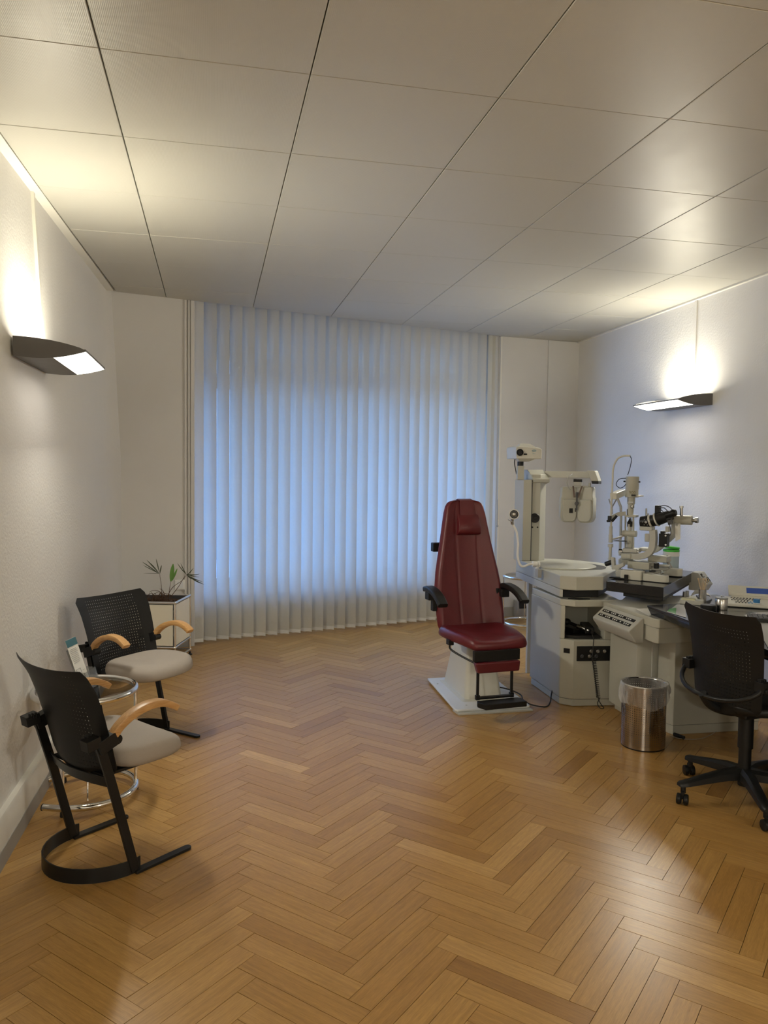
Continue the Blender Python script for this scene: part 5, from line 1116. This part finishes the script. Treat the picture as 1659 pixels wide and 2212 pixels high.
mb.loft([list(q)+[q[0]] for q in rows], closed=False); tag(mb.build('bin_bag', M_bag, smooth=180, loc=(bc.x, bc.y, HB)), 'clear plastic bag folded over the rim of the steel bin', 'bag')
# ------------------------------------------------------------ task chair
tc = thing('task_chair', 'black swivel chair with perforated shell back and star base on castors', 'chair', (2.45, 3.12, 0), math.radians(7))
mb = MB(); mb.cyl((0, 0, .07), (0, 0, .40), .028, 24); mb.build('gas_column', M_bk, tc)
mb = MB(); mb.cyl((0, 0, .25), (0, 0, .41), .034, 24); mb.build('column_sleeve', M_bk, tc)
for k in range(5):
    a = math.radians(177+72*k-7); d = Vector((math.cos(a), math.sin(a), 0)); s_ = Vector((-d.y, d.x, 0))
    mb = MB(); rings = []
    for t, z, w, h in ((.02, .13, .036, .05), (.10, .128, .03, .045), (.2, .113, .026, .036), (.29, .098, .024, .026), (.325, .094, .022, .022), (.335, .092, .014, .016)):
        c = d*t+Vector((0, 0, z)); rings.append([c+s_*w+Vector((0, 0, -h*.5)), c+s_*w*.9+Vector((0, 0, h*.2)), c+s_*w*.45+Vector((0, 0, h*.5)), c-s_*w*.45+Vector((0, 0, h*.5)), c-s_*w*.9+Vector((0, 0, h*.2)), c-s_*w+Vector((0, 0, -h*.5))])
    mb.loft(rings); mb.build('base_arm', M_bkmetal, tc, smooth=40)
    b2 = a+random.uniform(-1.2, 1.2) if k else a+.9; w_ = Vector((math.cos(b2), math.sin(b2), 0)); p_ = Vector((-w_.y, w_.x, 0)); c = d*.31
    mb = MB(); mb.cyl(c+Vector((0, 0, .05)), c+Vector((0, 0, .085)), .012, 14); mb.box(c+w_*.012+Vector((0, 0, .044)), (.028, .016, .035), R=Matrix((w_, p_, Vector((0, 0, 1)))).transposed()); cs_ = mb.build('castor', M_bk, tc, bevel=.003)
    for s in (-1, 1):
        mb = MB(); cc_ = c+w_*.016+Vector((0, 0, .0255)); mb.lathe([(.001, 0), (.019, 0), (.0245, .004), (.0255, .012), (.0245, .020), (.019, .022), (.001, .022)], cc_+p_*s*.004, 24, p_*s); mb.build('castor_wheel', M_bk, cs_)
mb = MB(); mb.box((.05, 0, .425), (.24, .13, .045)); mb.build('mechanism', M_bk, tc, bevel=.01)
mb = MB(); rings = []
for k, z in ((.8, .448), (.97, .455), (1, .478), (.97, .500), (.8, .51), (.3, .505)):
    rings.append([Vector((.045+.22*k*math.copysign(abs(math.cos(2*PI*i/32))**.6, math.cos(2*PI*i/32)), .225*k*math.copysign(abs(math.sin(2*PI*i/32))**.6, math.sin(2*PI*i/32)), z)) for i in range(32)])
mb.loft(rings); mb.build('seat', M_bk, tc, smooth=180, sub=1)
mb = MB(); shell_back(mb, .44, .905, .40, .475, -.12, -.165, th=.003); mb.build('back_shell', M_shell, tc)
mb = MB(); rr_ = [Vector((-.15, y_, z_)) for y_, z_ in ()]
pts = [Vector((-.150, .235, .605))]+[Vector((-.15-.11*math.sin(PI*k/16), .235*math.cos(PI*k/16), .605-.085*math.sin(PI*k/16)**.8)) for k in range(1, 16)]+[Vector((-.15, -.235, .605))]
mb.tube(pts, .0105, 12); mb.build('back_bow', M_bkmetal, tc)
mb = MB(); mb.tube(spline([(-.262, 0, .53), (-.21, 0, .47), (-.10, 0, .43), (0, 0, .425)], 5), [.02]*16, 10); mb.build('bow_carrier', M_bk, tc)
for s in (-1, 1):
    mb = MB(); mb.box((-.14, s*.225, .61), (.05, .05, .045)); mb.cyl((-.14, s*.245, .595), (-.14, s*.262, .595), .016, 14)
    for k in range(4): mb.box((-.158+.01*k, s*.222, .632), (.004, .018, .024))
    mb.build('side_clamp', M_bk, tc, bevel=.004)
# ------------------------------------------------------------ small things
q = atz(1113, 1329, 0); tq = (q.xy.to_3d()-P0).dot(PD); FW = Fr(0, 0, math.degrees(math.atan2(PD.y, PD.x))); FW.o = P0+PD*tq-PN*.023
r = thing('floor_socket_box', 'grey socket box with black insert on the baseboard behind side table', 'socket box', (FW.o.x, FW.o.y, 0), world=True)
mb = MB(); mb.loft([[FW.w(u, -.0, 0.004), FW.w(u, -.05, .004), FW.w(u, -.085, .09), FW.w(u, -.075, .165), FW.w(u, -.055, .182), FW.w(u, 0, .182)] for u in (-.055, .055)]); mb.build('casing', M_grey, r, bevel=.005)
mb = MB(); mb.loft([[FW.w(u, -.087, .095), FW.w(u, -.080, .165), FW.w(u, -.075, .165), FW.w(u, -.08, .095)] for u in (-.03, .05)]); mb.build('insert', M_bk, r, bevel=.002)
mb = MB(); mb.tube(spline([at(1447, 1588, .008), at(1462, 1594, .008), at(1490, 1597, .005), at(1520, 1594, .005), at(1550, 1578, .006), at(1569, 1558, .03), at(1573, 1548, .07)], 6), .0016, 6); tag(mb.build('thin_cable', M_grey, loc=at(1500, 1597, 0)), 'thin pale cable trailing on the floor beside the task chair', 'cable')
mb = MB(); a_, b_ = at(1456, 1586, .012), at(1478, 1594, .012); mb.cyl(a_, b_, .011, 12); tag(mb.build('cable_plug', M_bk, loc=a_, bevel=.002), 'black plug lying on the floor beside the steel bin', 'plug')

# ------------------------------------------------------------ world and render look
w = bpy.data.worlds.new('world'); bpy.context.scene.world = w; w.use_nodes = True; nt = w.node_tree; bg = nt.nodes['Background']
tcw = nt.nodes.new('ShaderNodeTexCoord'); sx = nt.nodes.new('ShaderNodeSeparateXYZ'); nt.links.new(tcw.outputs['Generated'], sx.inputs[0])
cr = nt.nodes.new('ShaderNodeValToRGB'); e = cr.color_ramp.elements; e[0].position = .0; e[0].color = (.24, .46, .92, 1); e[1].position = .8; e[1].color = (.13, .30, .75, 1)
nt.links.new(sx.outputs['Z'], cr.inputs[0]); nt.links.new(cr.outputs[0], bg.inputs[0]); bg.inputs[1].default_value = 8.2
pl = bpy.data.lights.new('window_portal', 'AREA'); pl.shape = 'RECTANGLE'; pl.size = TR-TL; pl.size_y = CZ-.5; pl.cycles.is_portal = True
po = bpy.data.objects.new('window_portal', pl); COL.objects.link(po); pm = bw((TL+TR)/2, WD+.02, (CZ+.4)/2); po.location = pm; po.rotation_euler = (-PI/2, 0, math.atan2(BD.y, BD.x))
sc = bpy.context.scene; sc.view_settings.view_transform = 'Standard'; sc.view_settings.look = 'None'; sc.view_settings.gamma = 1; sc.view_settings.exposure = 1.2; sc.view_settings.use_curve_mapping = False
sc.cycles.max_bounces = 8; sc.cycles.transparent_max_bounces = 24
